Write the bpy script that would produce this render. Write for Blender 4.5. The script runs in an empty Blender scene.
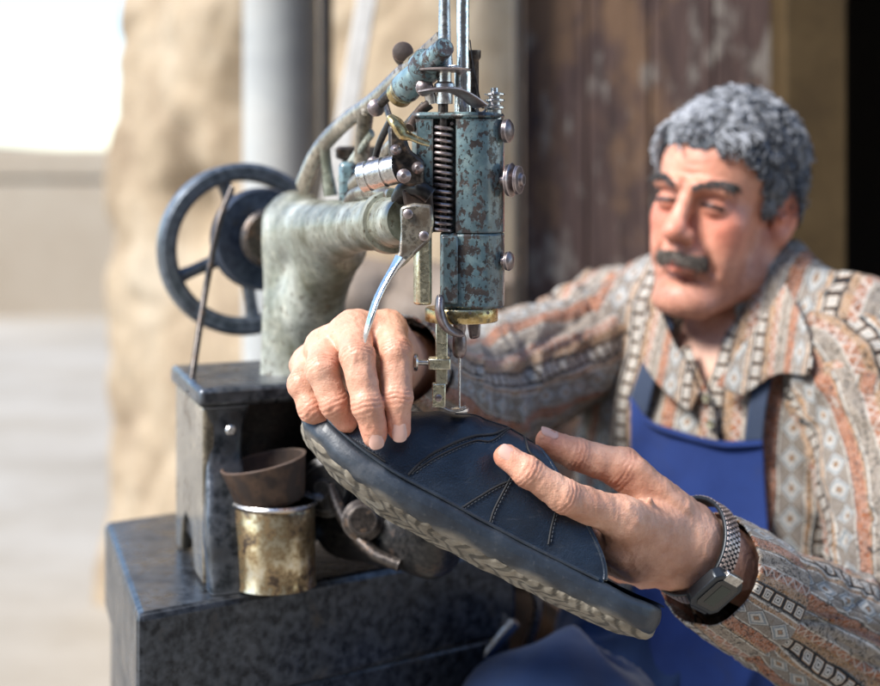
import bpy, math, random
import numpy as np
from mathutils import Vector, Matrix
random.seed(7); rng = np.random.default_rng(7)
scene = bpy.context.scene
C = bpy.data.collections.new('scene_objects'); scene.collection.children.link(C)
FPX = 1600.0; HC = 1.10; HOR = 170.0        # focal length in reference pixels, camera height, horizon row
def P(px, py, d):
    return np.array([d*(px-440.0)/FPX, d, HC - d*(py-HOR)/FPX])
def PX(n, d): return n*d/FPX
# ------------------------------------------------------------------ camera
cd = bpy.data.cameras.new('camera'); cam = bpy.data.objects.new('camera', cd); C.objects.link(cam)
cam.location = (0, 0, HC); cam.rotation_euler = (math.pi/2, 0, 0)
cd.sensor_width = 36; cd.lens = 36*FPX/880; cd.shift_y = -(343-HOR)/880.0
cd.clip_start = .05; cd.clip_end = 900
cd.dof.use_dof = True; cd.dof.focus_distance = 1.135; cd.dof.aperture_fstop = 4.0
scene.camera = cam
scene.view_settings.view_transform = 'Standard'; scene.view_settings.look = 'None'
scene.view_settings.gamma = 1; scene.view_settings.use_curve_mapping = False
scene.view_settings.exposure = 1.68
# ------------------------------------------------------------------ light
SUN_EL, SUN_AZ = math.radians(45), math.radians(-62)   # azimuth measured from behind the camera, towards its left
w = bpy.data.worlds.new('World'); scene.world = w; w.use_nodes = True
nt = w.node_tree; bg = nt.nodes['Background']
sky = nt.nodes.new('ShaderNodeTexSky'); sky.sky_type = 'NISHITA'; sky.sun_disc = False
sky.sun_elevation = SUN_EL; sky.air_density = .85; sky.dust_density = .15; sky.ozone_density = 2.5
sdir = Vector((math.sin(SUN_AZ)*math.cos(SUN_EL), -math.cos(SUN_AZ)*math.cos(SUN_EL), math.sin(SUN_EL)))  # towards the sun
sky.sun_rotation = math.atan2(sdir.x, sdir.y)
nt.links.new(sky.outputs[0], bg.inputs[0]); bg.inputs[1].default_value = .098
ld = bpy.data.lights.new('sun', 'SUN'); ld.energy = 2.6; ld.angle = math.radians(24); ld.color = (1, .965, .91)
sun = bpy.data.objects.new('sun', ld); C.objects.link(sun); sun.rotation_euler = sdir.to_track_quat('Z', 'Y').to_euler()
# ------------------------------------------------------------------ nodes
class M:
    """small node-material builder"""
    def __init__(s, name, rough=.5, metal=0, color=(.5, .5, .5), spec=.5):
        s.m = bpy.data.materials.new(name); s.m.use_nodes = True; s.t = s.m.node_tree
        s.b = s.t.nodes['Principled BSDF']; s.b.inputs['Roughness'].default_value = rough
        s.b.inputs['Metallic'].default_value = metal; s.b.inputs['Base Color'].default_value = (*color, 1)
        s.b.inputs['Specular IOR Level'].default_value = spec
        s.co = None
    def n(s, t): return s.t.nodes.new('ShaderNode'+t)
    def L(s, a, b):
        if hasattr(a, 'default_value') or hasattr(a, 'is_linked'): s.t.links.new(a, b)
        else: b.default_value = a
        return s
    def coord(s, which='Object'):
        if which == 'UV':
            n = s.n('UVMap'); return n.outputs[0]
        return s.n('TexCoord').outputs[which]
    def math(s, op, a, b=None, c=None, clamp=False):
        n = s.n('Math'); n.operation = op; n.use_clamp = clamp
        for i, v in enumerate((a, b, c)):
            if v is not None: s.L(v, n.inputs[i])
        return n.outputs[0]
    def noise(s, scale, detail=4, rough=.55, vec=None, stretch=None, out=0, dist=0):
        v = vec if vec is not None else s.coord()
        if stretch:
            mp = s.n('Mapping'); mp.inputs['Scale'].default_value = stretch; s.t.links.new(v, mp.inputs[0]); v = mp.outputs[0]
        n = s.n('TexNoise'); n.inputs['Scale'].default_value = scale; n.inputs['Detail'].default_value = detail
        n.inputs['Roughness'].default_value = rough; n.inputs['Distortion'].default_value = dist
        s.t.links.new(v, n.inputs[0]); return n.outputs[out]
    def vor(s, scale, vec=None, feat='F1', stretch=None):
        v = vec if vec is not None else s.coord()
        if stretch:
            mp = s.n('Mapping'); mp.inputs['Scale'].default_value = stretch; s.t.links.new(v, mp.inputs[0]); v = mp.outputs[0]
        n = s.n('TexVoronoi'); n.feature = feat; n.inputs['Scale'].default_value = scale
        s.t.links.new(v, n.inputs[0]); return n.outputs[0]
    def ramp(s, f, stops, interp='LINEAR'):
        n = s.n('ValToRGB'); n.color_ramp.interpolation = interp; e = n.color_ramp.elements
        while len(e) < len(stops): e.new(.5)
        for i, (p, c) in enumerate(stops):
            e[i].position = p
            e[i].color = (*c, 1) if isinstance(c, (tuple, list)) else (c, c, c, 1)
        s.t.links.new(f, n.inputs[0]); return n.outputs[0]
    def mix(s, f, a, b, mode='MIX'):
        n = s.n('Mix'); n.data_type = 'RGBA'; n.blend_type = mode
        s.L(f, n.inputs[0])
        for v, i in ((a, 6), (b, 7)):
            if isinstance(v, tuple): n.inputs[i].default_value = (*v, 1)
            else: s.t.links.new(v, n.inputs[i])
        return n.outputs[2]
    def col(s, c): s.t.links.new(c, s.b.inputs['Base Color']); return s
    def rough(s, c): s.t.links.new(c, s.b.inputs['Roughness']); return s
    def metal(s, c): s.t.links.new(c, s.b.inputs['Metallic']); return s
    def bump(s, h, strength=.4, dist=.002):
        n = s.n('Bump'); n.inputs['Strength'].default_value = strength; n.inputs['Distance'].default_value = dist
        s.t.links.new(h, n.inputs['Height']); s.t.links.new(n.outputs[0], s.b.inputs['Normal']); return s
    def edge(s, r=.0022, lo=.02, hi=.16):
        b = s.n('Bevel'); b.samples = 4; b.inputs['Radius'].default_value = r; g = s.n('NewGeometry'); d = s.n('VectorMath'); d.operation = 'DOT_PRODUCT'
        s.t.links.new(b.outputs[0], d.inputs[0]); s.t.links.new(g.outputs['Normal'], d.inputs[1])
        k = s.math('SUBTRACT', 1.0, d.outputs['Value']); k = s.math('MULTIPLY', k, s.math('MULTIPLY', s.noise(160, 4, .7), 2.0))
        return s.ramp(k, [(lo, 0.), (hi, 1.)])
    def attr(s, name, out='Color'):
        n = s.n('Attribute'); n.attribute_name = name; return n.outputs[out]

def chipped(name, paint, paint2, rust=(.05, .035, .028), amount=.5, spots=1.0, stain=(.06, .06, .05), edges=True, big_sc=38, speck=.565, st0=.44, coat=.35):
    m = M(name, .35)
    big = m.noise(big_sc, 5, .7); fine = m.noise(190, 4, .6, stretch=(1, 1, .6)); mid = m.noise(75, 3, .5, stretch=(1, 1, .7))
    base = m.ramp(m.noise(24, 5, .6, stretch=(1, 1, .5)), [(.35, paint), (.62, paint2)])
    base = m.mix(m.ramp(m.noise(120, 4), [(.5, 0.), (.75, .5)]), base, (paint2[0]*1.5+.08, paint2[1]*1.4+.08, paint2[2]*1.3+.06))
    base = m.mix(m.ramp(m.noise(11, 6, .7, stretch=(1, 1, .7), dist=.3), [(st0, 0.), (st0+.20, .88)]), base, stain)
    base = m.mix(m.ramp(m.noise(300, 3, .6, stretch=(1, 1, .7)), [(speck, 0.), (speck+.045, .9)]), base, rust)
    chip = m.math('MULTIPLY', m.math('ADD', m.math('MULTIPLY', big, .45), m.math('ADD', m.math('MULTIPLY', fine, .3), m.math('MULTIPLY', mid, .25))), spots)
    k = m.ramp(chip, [(amount, 0.), (amount+.018, 1.)])
    k = m.math('MAXIMUM', k, m.edge(.003, .02, .12)) if edges else k
    rustc = m.ramp(m.noise(150, 4), [(.35, rust), (.6, (rust[0]*2.0, rust[1]*1.8, rust[2]*1.6)), (.75, (.15, .14, .13))])
    m.col(m.mix(k, base, rustc)); m.rough(m.ramp(m.math('ADD', k, m.math('MULTIPLY', mid, .35)), [(0., .16 if coat > .2 else .3), (1., .6)]))
    m.b.inputs['Coat Weight'].default_value = coat; m.b.inputs['Coat Roughness'].default_value = .18
    m.bump(m.math('SUBTRACT', m.math('MULTIPLY', fine, .25), m.math('MULTIPLY', k, .6)), .55, .0012)
    return m.m
def metal_mat(name, c1, c2, rough=(.2, .5), scale=60, metallic=1.0, dirt=(.03, .025, .02), dirt_amt=.6):
    m = M(name, .3, metallic)
    f = m.noise(scale, 6, .65); g = m.noise(scale*4, 3)
    c = m.ramp(g, [(.35, c1), (.65, c2)])
    k = m.ramp(f, [(dirt_amt-.06, 0.), (dirt_amt+.06, .9)])
    c = m.mix(m.math('MULTIPLY', m.edge(.002), .75), m.mix(k, c, dirt), tuple(min(.75, q*2.2+.10) for q in c2))
    m.col(c); m.rough(m.ramp(m.math('ADD', f, m.math('MULTIPLY', k, .4)), [(.3, rough[0]), (.9, rough[1])]))
    m.metal(m.ramp(k, [(0., metallic), (1., metallic*.35)]))
    m.bump(m.math('ADD', f, m.math('MULTIPLY', g, .4)), .35, .001); return m.m
MAT = {}
MAT['blue_paint'] = chipped('chipped_blue_paint', (.075, .13, .145), (.19, .28, .295), rust=(.028, .022, .020), amount=.530, stain=(.028, .032, .034), big_sc=125)
MAT['pale_paint'] = chipped('worn_pale_paint', (.15, .165, .125), (.37, .38, .33), rust=(.06, .045, .025), amount=.60, stain=(.060, .055, .025), edges=False, speck=.60, st0=.42, coat=.08)
MAT['green_plate'] = chipped('worn_green_plate', (.42, .42, .28), (.55, .55, .42), rust=(.08, .06, .03), amount=.60)
MAT['tan_paint'] = chipped('dusty_tan_paint', (.13, .11, .08), (.25, .215, .16), rust=(.05, .035, .02), amount=.56, stain=(.06, .05, .03), edges=False)
MAT['dark_iron'] = metal_mat('oily_dark_iron', (.035, .03, .028), (.09, .075, .065), (.25, .55), 80, .7, (.14, .075, .035), .62)
MAT['base_iron'] = metal_mat('oily_cast_iron', (.014, .016, .020), (.075, .083, .095), (.2, .5), 30, .55, (.05, .04, .03), .66)
MAT['leg_iron'] = metal_mat('worn_grey_iron', (.025, .03, .035), (.12, .13, .145), (.22, .5), 28, .5, (.03, .03, .03), .62)
MAT['black_iron'] = metal_mat('black_oiled_iron', (.012, .012, .013), (.035, .033, .032), (.25, .5), 60, .5, (.05, .03, .02), .64)
MAT['pulley_iron'] = metal_mat('navy_pulley_iron', (.02, .03, .05), (.045, .06, .09), (.3, .45), 40, .5, (.02, .02, .02), .64)
MAT['lever_iron'] = metal_mat('worn_brown_lever', (.30, .26, .20), (.50, .45, .36), (.22, .4), 70, .9, (.06, .04, .025), .50)
MAT['wheel_iron'] = metal_mat('wheel_blue_iron', (.06, .075, .09), (.15, .17, .195), (.28, .4), 30, .5, (.03, .03, .035), .66)
MAT['steel'] = metal_mat('worn_steel', (.42, .40, .38), (.62, .60, .57), (.22, .42), 90, 1, (.08, .06, .045), .64)
MAT['bright_steel'] = metal_mat('bright_steel', (.68, .70, .73), (.85, .86, .88), (.12, .28), 90, 1, (.2, .18, .16), .72)
MAT['brown_steel'] = metal_mat('browned_steel', (.16, .13, .13), (.28, .23, .22), (.3, .45), 60, .8, (.05, .035, .03), .62)
MAT['brass'] = metal_mat('tarnished_brass', (.40, .28, .11), (.58, .44, .22), (.22, .42), 90, 1, (.09, .06, .03), .60)
MAT['old_brass'] = metal_mat('yellowed_steel', (.50, .46, .32), (.68, .64, .48), (.22, .42), 90, 1, (.10, .08, .04), .60)
MAT['rust'] = metal_mat('brown_rust', (.055, .034, .024), (.105, .062, .04), (.4, .7), 70, .35, (.03, .02, .016), .52)
def cloth(name, c1, c2, bumpd=.0006, rough=.85):
    m = M(name, rough, spec=.25); f = m.noise(14, 5, .6); g = m.noise(900, 2)
    st = m.ramp(m.noise(22, 6, .75, dist=.4), [(.56, 0.), (.72, .55)]); m.col(m.mix(st, m.ramp(f, [(.3, c1), (.7, c2)]), tuple(q*.35+.015 for q in c2))); m.bump(m.math('ADD', g, m.math('MULTIPLY', m.noise(60, 4), 2)), .5, bumpd)
    m.b.inputs['Sheen Weight'].default_value = .15; return m.m
MAT['apron'] = cloth('blue_cotton', (.008, .022, .105), (.015, .040, .17))
MAT['trousers'] = cloth('navy_trousers', (.007, .020, .065), (.013, .034, .10))
MAT['strap'] = cloth('faded_blue_strap', (.018, .028, .055), (.035, .05, .085))
def skin_mat():
    m = M('skin', .46, spec=.42)
    t = m.attr('tint'); n1 = m.noise(40, 5, .6); n2 = m.noise(420, 3)
    base = m.ramp(n1, [(.3, (.46, .225, .145)), (.55, (.60, .325, .22)), (.75, (.69, .42, .30))])
    sp = m.mix(m.ramp(n2, [(.55, 0.), (.72, .35)]), base, (.42, .19, .12))
    m.col(m.mix(1.0, sp, t, 'MULTIPLY'))
    m.b.inputs['Subsurface Weight'].default_value = .12; m.b.inputs['Subsurface Radius'].default_value = (1, .35, .2)
    m.b.inputs['Subsurface Scale'].default_value = .004
    v = m.vor(650); m.bump(m.math('ADD', m.math('MULTIPLY', v, .5), m.math('ADD', m.noise(160, 3), m.math('MULTIPLY', m.noise(85, 4, .6, stretch=(1, 1, 2.6), dist=.5), 1.4))), .55, .0006)
    return m.m
MAT['skin'] = skin_mat()
mm = M('fingernail', .28, color=(.66, .40, .32)); mm.bump(mm.noise(300, 2), .2, .0003); MAT['nail'] = mm.m
def leather():
    m = M('blue_black_leather', .4)
    f = m.noise(16, 5, .6); g = m.noise(500, 3); v = m.vor(900)
    c = m.ramp(f, [(.35, (.006, .010, .018)), (.6, (.013, .022, .038)), (.8, (.035, .05, .075))])
    sc = m.ramp(m.noise(60, 6, .7, stretch=(1, 1, 2.5)), [(.6, 0.), (.75, .4)])
    m.col(m.mix(sc, c, (.085, .09, .10)))
    m.rough(m.ramp(m.noise(50, 4), [(.3, .26), (.7, .46)])); m.bump(m.math('ADD', m.math('MULTIPLY', v, .5), m.math('ADD', m.math('MULTIPLY', m.noise(45, 3), 3.), g)), .45, .0006)
    return m.m
MAT['leather'] = leather()
def rubber():
    m = M('scuffed_rubber', .42)
    f = m.noise(30, 6, .65); g = m.noise(300, 3)
    c = m.ramp(f, [(.35, (.012, .016, .023)), (.6, (.026, .034, .045)), (.8, (.08, .085, .095))])
    c = m.mix(m.ramp(g, [(.60, 0.), (.76, .2)]), c, (.14, .14, .14))
    dn = m.math('MULTIPLY', m.attr('tint', 'Fac'), m.ramp(m.noise(70, 5, .7), [(.3, .45), (.6, 1.)]))
    m.col(m.mix(dn, c, (.24, .21, .165))); m.bump(m.math('ADD', f, m.math('MULTIPLY', g, .4)), .45, .001); return m.m
MAT['rubber'] = rubber()
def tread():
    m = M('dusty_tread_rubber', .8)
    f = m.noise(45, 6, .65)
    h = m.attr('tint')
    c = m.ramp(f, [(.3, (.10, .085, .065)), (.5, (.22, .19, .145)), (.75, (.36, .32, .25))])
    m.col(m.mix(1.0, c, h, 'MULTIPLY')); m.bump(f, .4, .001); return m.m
MAT['tread'] = tread()
MAT['thread'] = M('black_thread', .7, color=(.012, .012, .014)).m
MAT['black_gloss'] = M('black_glass', .12, color=(.01, .011, .012)).m
# printed shirt fabric: bands along v, varying across u (metres)
def shirt_mat():
    m = M('printed_shirt_cotton', .8, spec=.25)
    uv = m.coord('UV'); sx = m.n('SeparateXYZ'); 
    dn = m.n('TexNoise'); dn.inputs['Scale'].default_value = 14; m.t.links.new(uv, dn.inputs[0])
    m.t.links.new(uv, sx.inputs[0]); u0, v = sx.outputs[0], sx.outputs[1]
    u = m.math('ADD', u0, m.math('MULTIPLY', m.math('SUBTRACT', dn.outputs[0], .5), .010))
    per = .100
    ph = m.math('FRACT', m.math('DIVIDE', u, per))
    W, GR, BR, TN, DK, BL, OL = (.50, .465, .41), (.21, .165, .125), (.28, .080, .022), (.29, .15, .06), (.012, .012, .014), (.20, .225, .24), (.15, .11, .06)
    bands = m.ramp(ph, [(0, BR), (.125, DK), (.135, W), (.15, BL), (.36, W), (.375, TN), (.42, W), (.44, DK), (.455, OL), (.60, DK), (.612, TN), (.70, BR), (.795, W), (.81, GR), (.95, W), (.965, DK), (.98, TN)], 'CONSTANT')
    # paisley-like scribble inside the pale bands
    scr = m.ramp(m.noise(240, 3, .6, vec=uv, dist=2.5), [(.46, 0.), (.5, 1.), (.56, 1.), (.6, 0.)])
    c = m.mix(m.math('MULTIPLY', scr, .5), bands, W)
    scd = m.ramp(m.noise(150, 3, .6, vec=uv, dist=2.0), [(.55, 0.), (.58, 1.), (.64, 1.), (.67, 0.)])
    c = m.mix(m.math('MULTIPLY', scd, .9), c, DK)
    # row of nested squares in the olive band
    def band(a, b): return m.math('MULTIPLY', m.math('GREATER_THAN', ph, a), m.math('LESS_THAN', ph, b))
    cell = .0135
    fv = m.math('ABSOLUTE', m.math('SUBTRACT', m.math('FRACT', m.math('DIVIDE', v, cell)), .5))
    fu = m.math('ABSOLUTE', m.math('DIVIDE', m.math('SUBTRACT', ph, .5275), .145))
    sq = m.math('MAXIMUM', fv, fu)
    sqc = m.ramp(sq, [(0, DK), (.07, W), (.19, DK), (.235, W), (.34, TN), (.38, DK), (.46, DK)], 'CONSTANT')
    c = m.mix(band(.455, .60), c, sqc)
    # diamonds in the blue band
    fu2 = m.math('ABSOLUTE', m.math('DIVIDE', m.math('SUBTRACT', ph, .255), .21))
    fv2 = m.math('ABSOLUTE', m.math('SUBTRACT', m.math('FRACT', m.math('DIVIDE', v, .028)), .5))
    dm = m.math('ADD', fu2, fv2)
    dmc = m.ramp(dm, [(0, TN), (.12, DK), (.16, W), (.3, BL), (.42, W), (.48, DK), (.52, GR)], 'CONSTANT')
    c = m.mix(m.math('MULTIPLY', band(.15, .36), .75), c, dmc)
    # zigzag over brown
    zz = m.math('ABSOLUTE', m.math('SUBTRACT', m.math('FRACT', m.math('DIVIDE', v, .012)), .5))
    zl = m.math('ABSOLUTE', m.math('SUBTRACT', m.math('DIVIDE', m.math('SUBTRACT', ph, .7), .095), m.math('MULTIPLY', zz, 2)))
    c = m.mix(m.math('MULTIPLY', m.math('MULTIPLY', band(.70, .795), m.math('LESS_THAN', zl, .16)), .7), c, W)
    gl = m.ramp(m.noise(700, 2, vec=uv), [(.4, .8), (.65, 1.1)])
    c = m.mix(1.0, c, gl, 'MULTIPLY'); m.col(c)
    m.bump(m.noise(1500, 2, vec=uv), .3, .0004); m.b.inputs['Sheen Weight'].default_value = .1
    return m.m
MAT['shirt'] = shirt_mat()
def stone(name, a, b, c, sc=6, bd=.02, rough=.9):
    m = M(name, rough, spec=.2); f = m.noise(sc, 8, .62); g = m.noise(sc*9, 5, .6)
    col = m.ramp(f, [(.3, a), (.5, b), (.7, c)])
    m.col(m.mix(m.ramp(g, [(.5, 0.), (.7, .35)]), col, a)); m.bump(m.math('ADD', f, m.math('MULTIPLY', g, .25)), .6, bd); return m.m
MAT['wall'] = stone('eroded_sandstone', (.20, .145, .095), (.34, .265, .18), (.40, .335, .25), 3)
MAT['rubble'] = stone('rough_stone', (.10, .075, .055), (.21, .165, .13), (.33, .27, .22), 7)
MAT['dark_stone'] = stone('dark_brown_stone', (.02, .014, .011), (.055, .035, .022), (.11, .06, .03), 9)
MAT['ground'] = stone('dusty_ground', (.27, .235, .185), (.33, .295, .245), (.37, .34, .295), 1.2, .01)
MAT['column'] = stone('pale_limewash', (.27, .28, .28), (.37, .375, .36), (.43, .41, .375), 3, .004)
MAT['far'] = stone('far_masonry', (.34, .27, .195), (.40, .33, .25), (.44, .38, .30), .7, .02)
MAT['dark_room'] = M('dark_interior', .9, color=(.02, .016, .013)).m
MAT['white_wood'] = stone('whitewashed_wood', (.5, .47, .42), (.66, .63, .58), (.72, .7, .66), 12, .002)
def door_mat():
    m = M('peeling_door_wood', .75, spec=.3)
    f = m.noise(5, 8, .68, stretch=(1.6, 1, .8)); g = m.noise(13, 5, .6, stretch=(2, 1, .7)); st = m.noise(20, 4, .6, stretch=(6, 6, .35))
    c = m.ramp(st, [(.3, (.035, .022, .020)), (.55, (.085, .052, .044)), (.75, (.13, .085, .07))])
    c = m.mix(m.ramp(f, [(.50, 0.), (.60, .75)]), c, (.19, .11, .06))
    c = m.mix(m.ramp(g, [(.58, 0.), (.66, .8)]), c, (.24, .21, .18))
    m.col(c); m.bump(m.math('ADD', st, g), .5, .004); return m.m
MAT['door'] = door_mat()
MAT['post_wood'] = stone('olive_brown_wood', (.03, .018, .007), (.055, .034, .013), (.075, .048, .02), 6, .003, .7)
# ------------------------------------------------------------------ mesh helpers
def link(name, me, mats, parent=None, smooth=True):
    if not isinstance(mats, (list, tuple)): mats = [mats]
    for k in mats: me.materials.append(MAT[k] if isinstance(k, str) else k)
    me.polygons.foreach_set('use_smooth', [smooth]*len(me.polygons))
    o = bpy.data.objects.new(name, me); C.objects.link(o)
    if parent is not None:
        o.parent = parent; bpy_inv(o, parent)
    return o
def wmat(o):
    m = o.matrix_basis.copy()
    return (wmat(o.parent) @ o.matrix_parent_inverse @ m) if o.parent else m
def bpy_inv(o, parent): o.matrix_parent_inverse = wmat(parent).inverted()
def tag(o, label=None, cat=None, group=None, kind=None):
    for k, v in (('label', label), ('category', cat), ('group', group), ('kind', kind)):
        if v: o[k] = v
    return o
def thing(name, loc, label, cat, group=None):
    o = bpy.data.objects.new(name, None); C.objects.link(o); o.location = tuple(loc); o.empty_display_size = .05
    return tag(o, label, cat, group)
class MB:
    def __init__(s): s.v = []; s.f = []; s.uv = []; s.mi = []
    def add(s, v, f, mi=0):
        b = len(s.v); s.v += [tuple(map(float, q)) for q in v]; s.f += [tuple(int(i)+b for i in q) for q in f]; s.mi += [mi]*len(f); return s
    def grid(s, G, closed=False, flip=False, mi=0):
        """G: (n, m, 3) array; closed wraps the second axis"""
        n, k = G.shape[:2]; F = []
        for i in range(n-1):
            for j in range(k if closed else k-1):
                a, b_, c, d = i*k+j, i*k+(j+1) % k, (i+1)*k+(j+1) % k, (i+1)*k+j
                F.append((a, b_, c, d) if not flip else (d, c, b_, a))
        return s.add(G.reshape(-1, 3), F, mi)
    def tube(s, pts, rad, n=12, cap=True, sq=None):
        pts = np.array(pts, float); m = len(pts)
        rad = np.broadcast_to(np.array(rad, float), (m,)) if np.ndim(rad) < 2 else rad
        T = np.gradient(pts, axis=0); T /= np.linalg.norm(T, axis=1)[:, None]+1e-12
        up = np.array([0, 0, 1.]) if abs(T[0][2]) < .9 else np.array([1., 0, 0])
        U = up-T[0]*up.dot(T[0]); U /= np.linalg.norm(U); R = []
        a = np.arange(n)/n*2*math.pi
        for i in range(m):
            U = U-T[i]*U.dot(T[i]); U /= np.linalg.norm(U); V = np.cross(T[i], U)
            ca, sa = np.cos(a), np.sin(a)
            if sq: ca = ca*sq[0]; sa = sa*sq[1]
            R.append(pts[i]+rad[i]*(np.outer(ca, U)+np.outer(sa, V)))
        G = np.array(R); b = len(s.v); s.grid(G, True)
        if cap:
            s.v += [tuple(pts[0]), tuple(pts[-1])]; e = len(s.v)
            for j in range(n):
                s.f.append((b+(j+1) % n, b+j, e-2)); s.f.append((b+(m-1)*n+j, b+(m-1)*n+(j+1) % n, e-1)); s.mi += [0, 0]
        return s
    def lathe(s, o, ax, prof, n=40, cap=True):
        """prof: list of (t along axis, radius)"""
        o = np.array(o, float); ax = np.array(ax, float); ax /= np.linalg.norm(ax)
        up = np.array([0, 0, 1.]) if abs(ax[2]) < .9 else np.array([1., 0, 0])
        U = np.cross(up, ax); U /= np.linalg.norm(U); V = np.cross(ax, U); a = np.arange(n)/n*2*math.pi
        G = np.array([o+ax*t+r*(np.outer(np.cos(a), U)+np.outer(np.sin(a), V)) for t, r in prof])
        b = len(s.v); s.grid(G, True)
        if cap:
            s.v += [tuple(o+ax*prof[0][0]), tuple(o+ax*prof[-1][0])]; e = len(s.v); m = len(prof)
            for j in range(n):
                s.f.append((b+(j+1) % n, b+j, e-2)); s.f.append((b+(m-1)*n+j, b+(m-1)*n+(j+1) % n, e-1)); s.mi += [0, 0]
        return s
    def box(s, c, ex, ey, ez):
        c, ex, ey, ez = (np.array(q, float) for q in (c, ex, ey, ez))
        v = [c+i*ex+j*ey+k*ez for i in (-1, 1) for j in (-1, 1) for k in (-1, 1)]
        return s.add(v, [(0, 1, 3, 2), (4, 6, 7, 5), (0, 4, 5, 1), (2, 3, 7, 6), (0, 2, 6, 4), (1, 5, 7, 3)])
    def prism(s, pts, vec):
        pts = [np.array(p, float) for p in pts]; vec = np.array(vec, float); n = len(pts)
        return s.add(pts+[p+vec for p in pts], [tuple(range(n))[::-1], tuple(range(n, 2*n))]+[(i, (i+1) % n, n+(i+1) % n, n+i) for i in range(n)])
    def mesh(s, name):
        me = bpy.data.meshes.new(name); me.from_pydata(s.v, [], s.f)
        if any(s.mi): me.polygons.foreach_set('material_index', s.mi)
        me.validate(); me.update(); return me
    def build(s, name, mat, parent=None, smooth=True, bevel=0, seg=2, sub=0, recalc=False):
        me = s.mesh(name)
        if bevel or recalc:
            import bmesh
            bm = bmesh.new(); bm.from_mesh(me); bmesh.ops.recalc_face_normals(bm, faces=bm.faces); bm.to_mesh(me); bm.free()
        o = link(name, me, mat, parent, smooth)
        if bevel:
            b = o.modifiers.new('bevel', 'BEVEL'); b.width = bevel; b.segments = seg; b.limit_method = 'ANGLE'; b.angle_limit = math.radians(30); b.harden_normals = False
        if sub:
            q = o.modifiers.new('sub', 'SUBSURF'); q.levels = q.render_levels = sub
        elif smooth:
            try:
                me.set_sharp_from_angle(angle=math.radians(38))
            except Exception: pass
        return o
def spline(pts, n=8):
    """Catmull-Rom through rows of any width"""
    p = np.array(pts, float); p = np.vstack([2*p[0]-p[1], p, 2*p[-1]-p[-2]]); out = []
    for i in range(1, len(p)-2):
        for t in np.arange(n)/n:
            a, b, c, d = p[i-1], p[i], p[i+1], p[i+2]
            out.append(.5*((2*b)+(-a+c)*t+(2*a-5*b+4*c-d)*t*t+(-a+3*b-3*c+d)*t**3))
    out.append(p[-2]); return np.array(out)
# smooth value noise
_h = rng.random(4096).astype(np.float32)
def vnoise(p, seed=0):
    p = np.asarray(p, np.float64); i = np.floor(p).astype(np.int64); f = p-i; f = f*f*(3-2*f); r = 0
    for dx in (0, 1):
        for dy in (0, 1):
            for dz in (0, 1):
                h = _h[((i[..., 0]+dx)*73856093 ^ (i[..., 1]+dy)*19349663 ^ (i[..., 2]+dz)*83492791 ^ seed*2654435) & 4095]
                r = r+h*(f[..., 0] if dx else 1-f[..., 0])*(f[..., 1] if dy else 1-f[..., 1])*(f[..., 2] if dz else 1-f[..., 2])
    return r*2-1
def fbm(p, o=4, seed=0):
    r = 0; a = 1; p = np.asarray(p, float)
    for k in range(o): r = r+a*vnoise(p*2**k, seed+k); a *= .5
    return r
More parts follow.
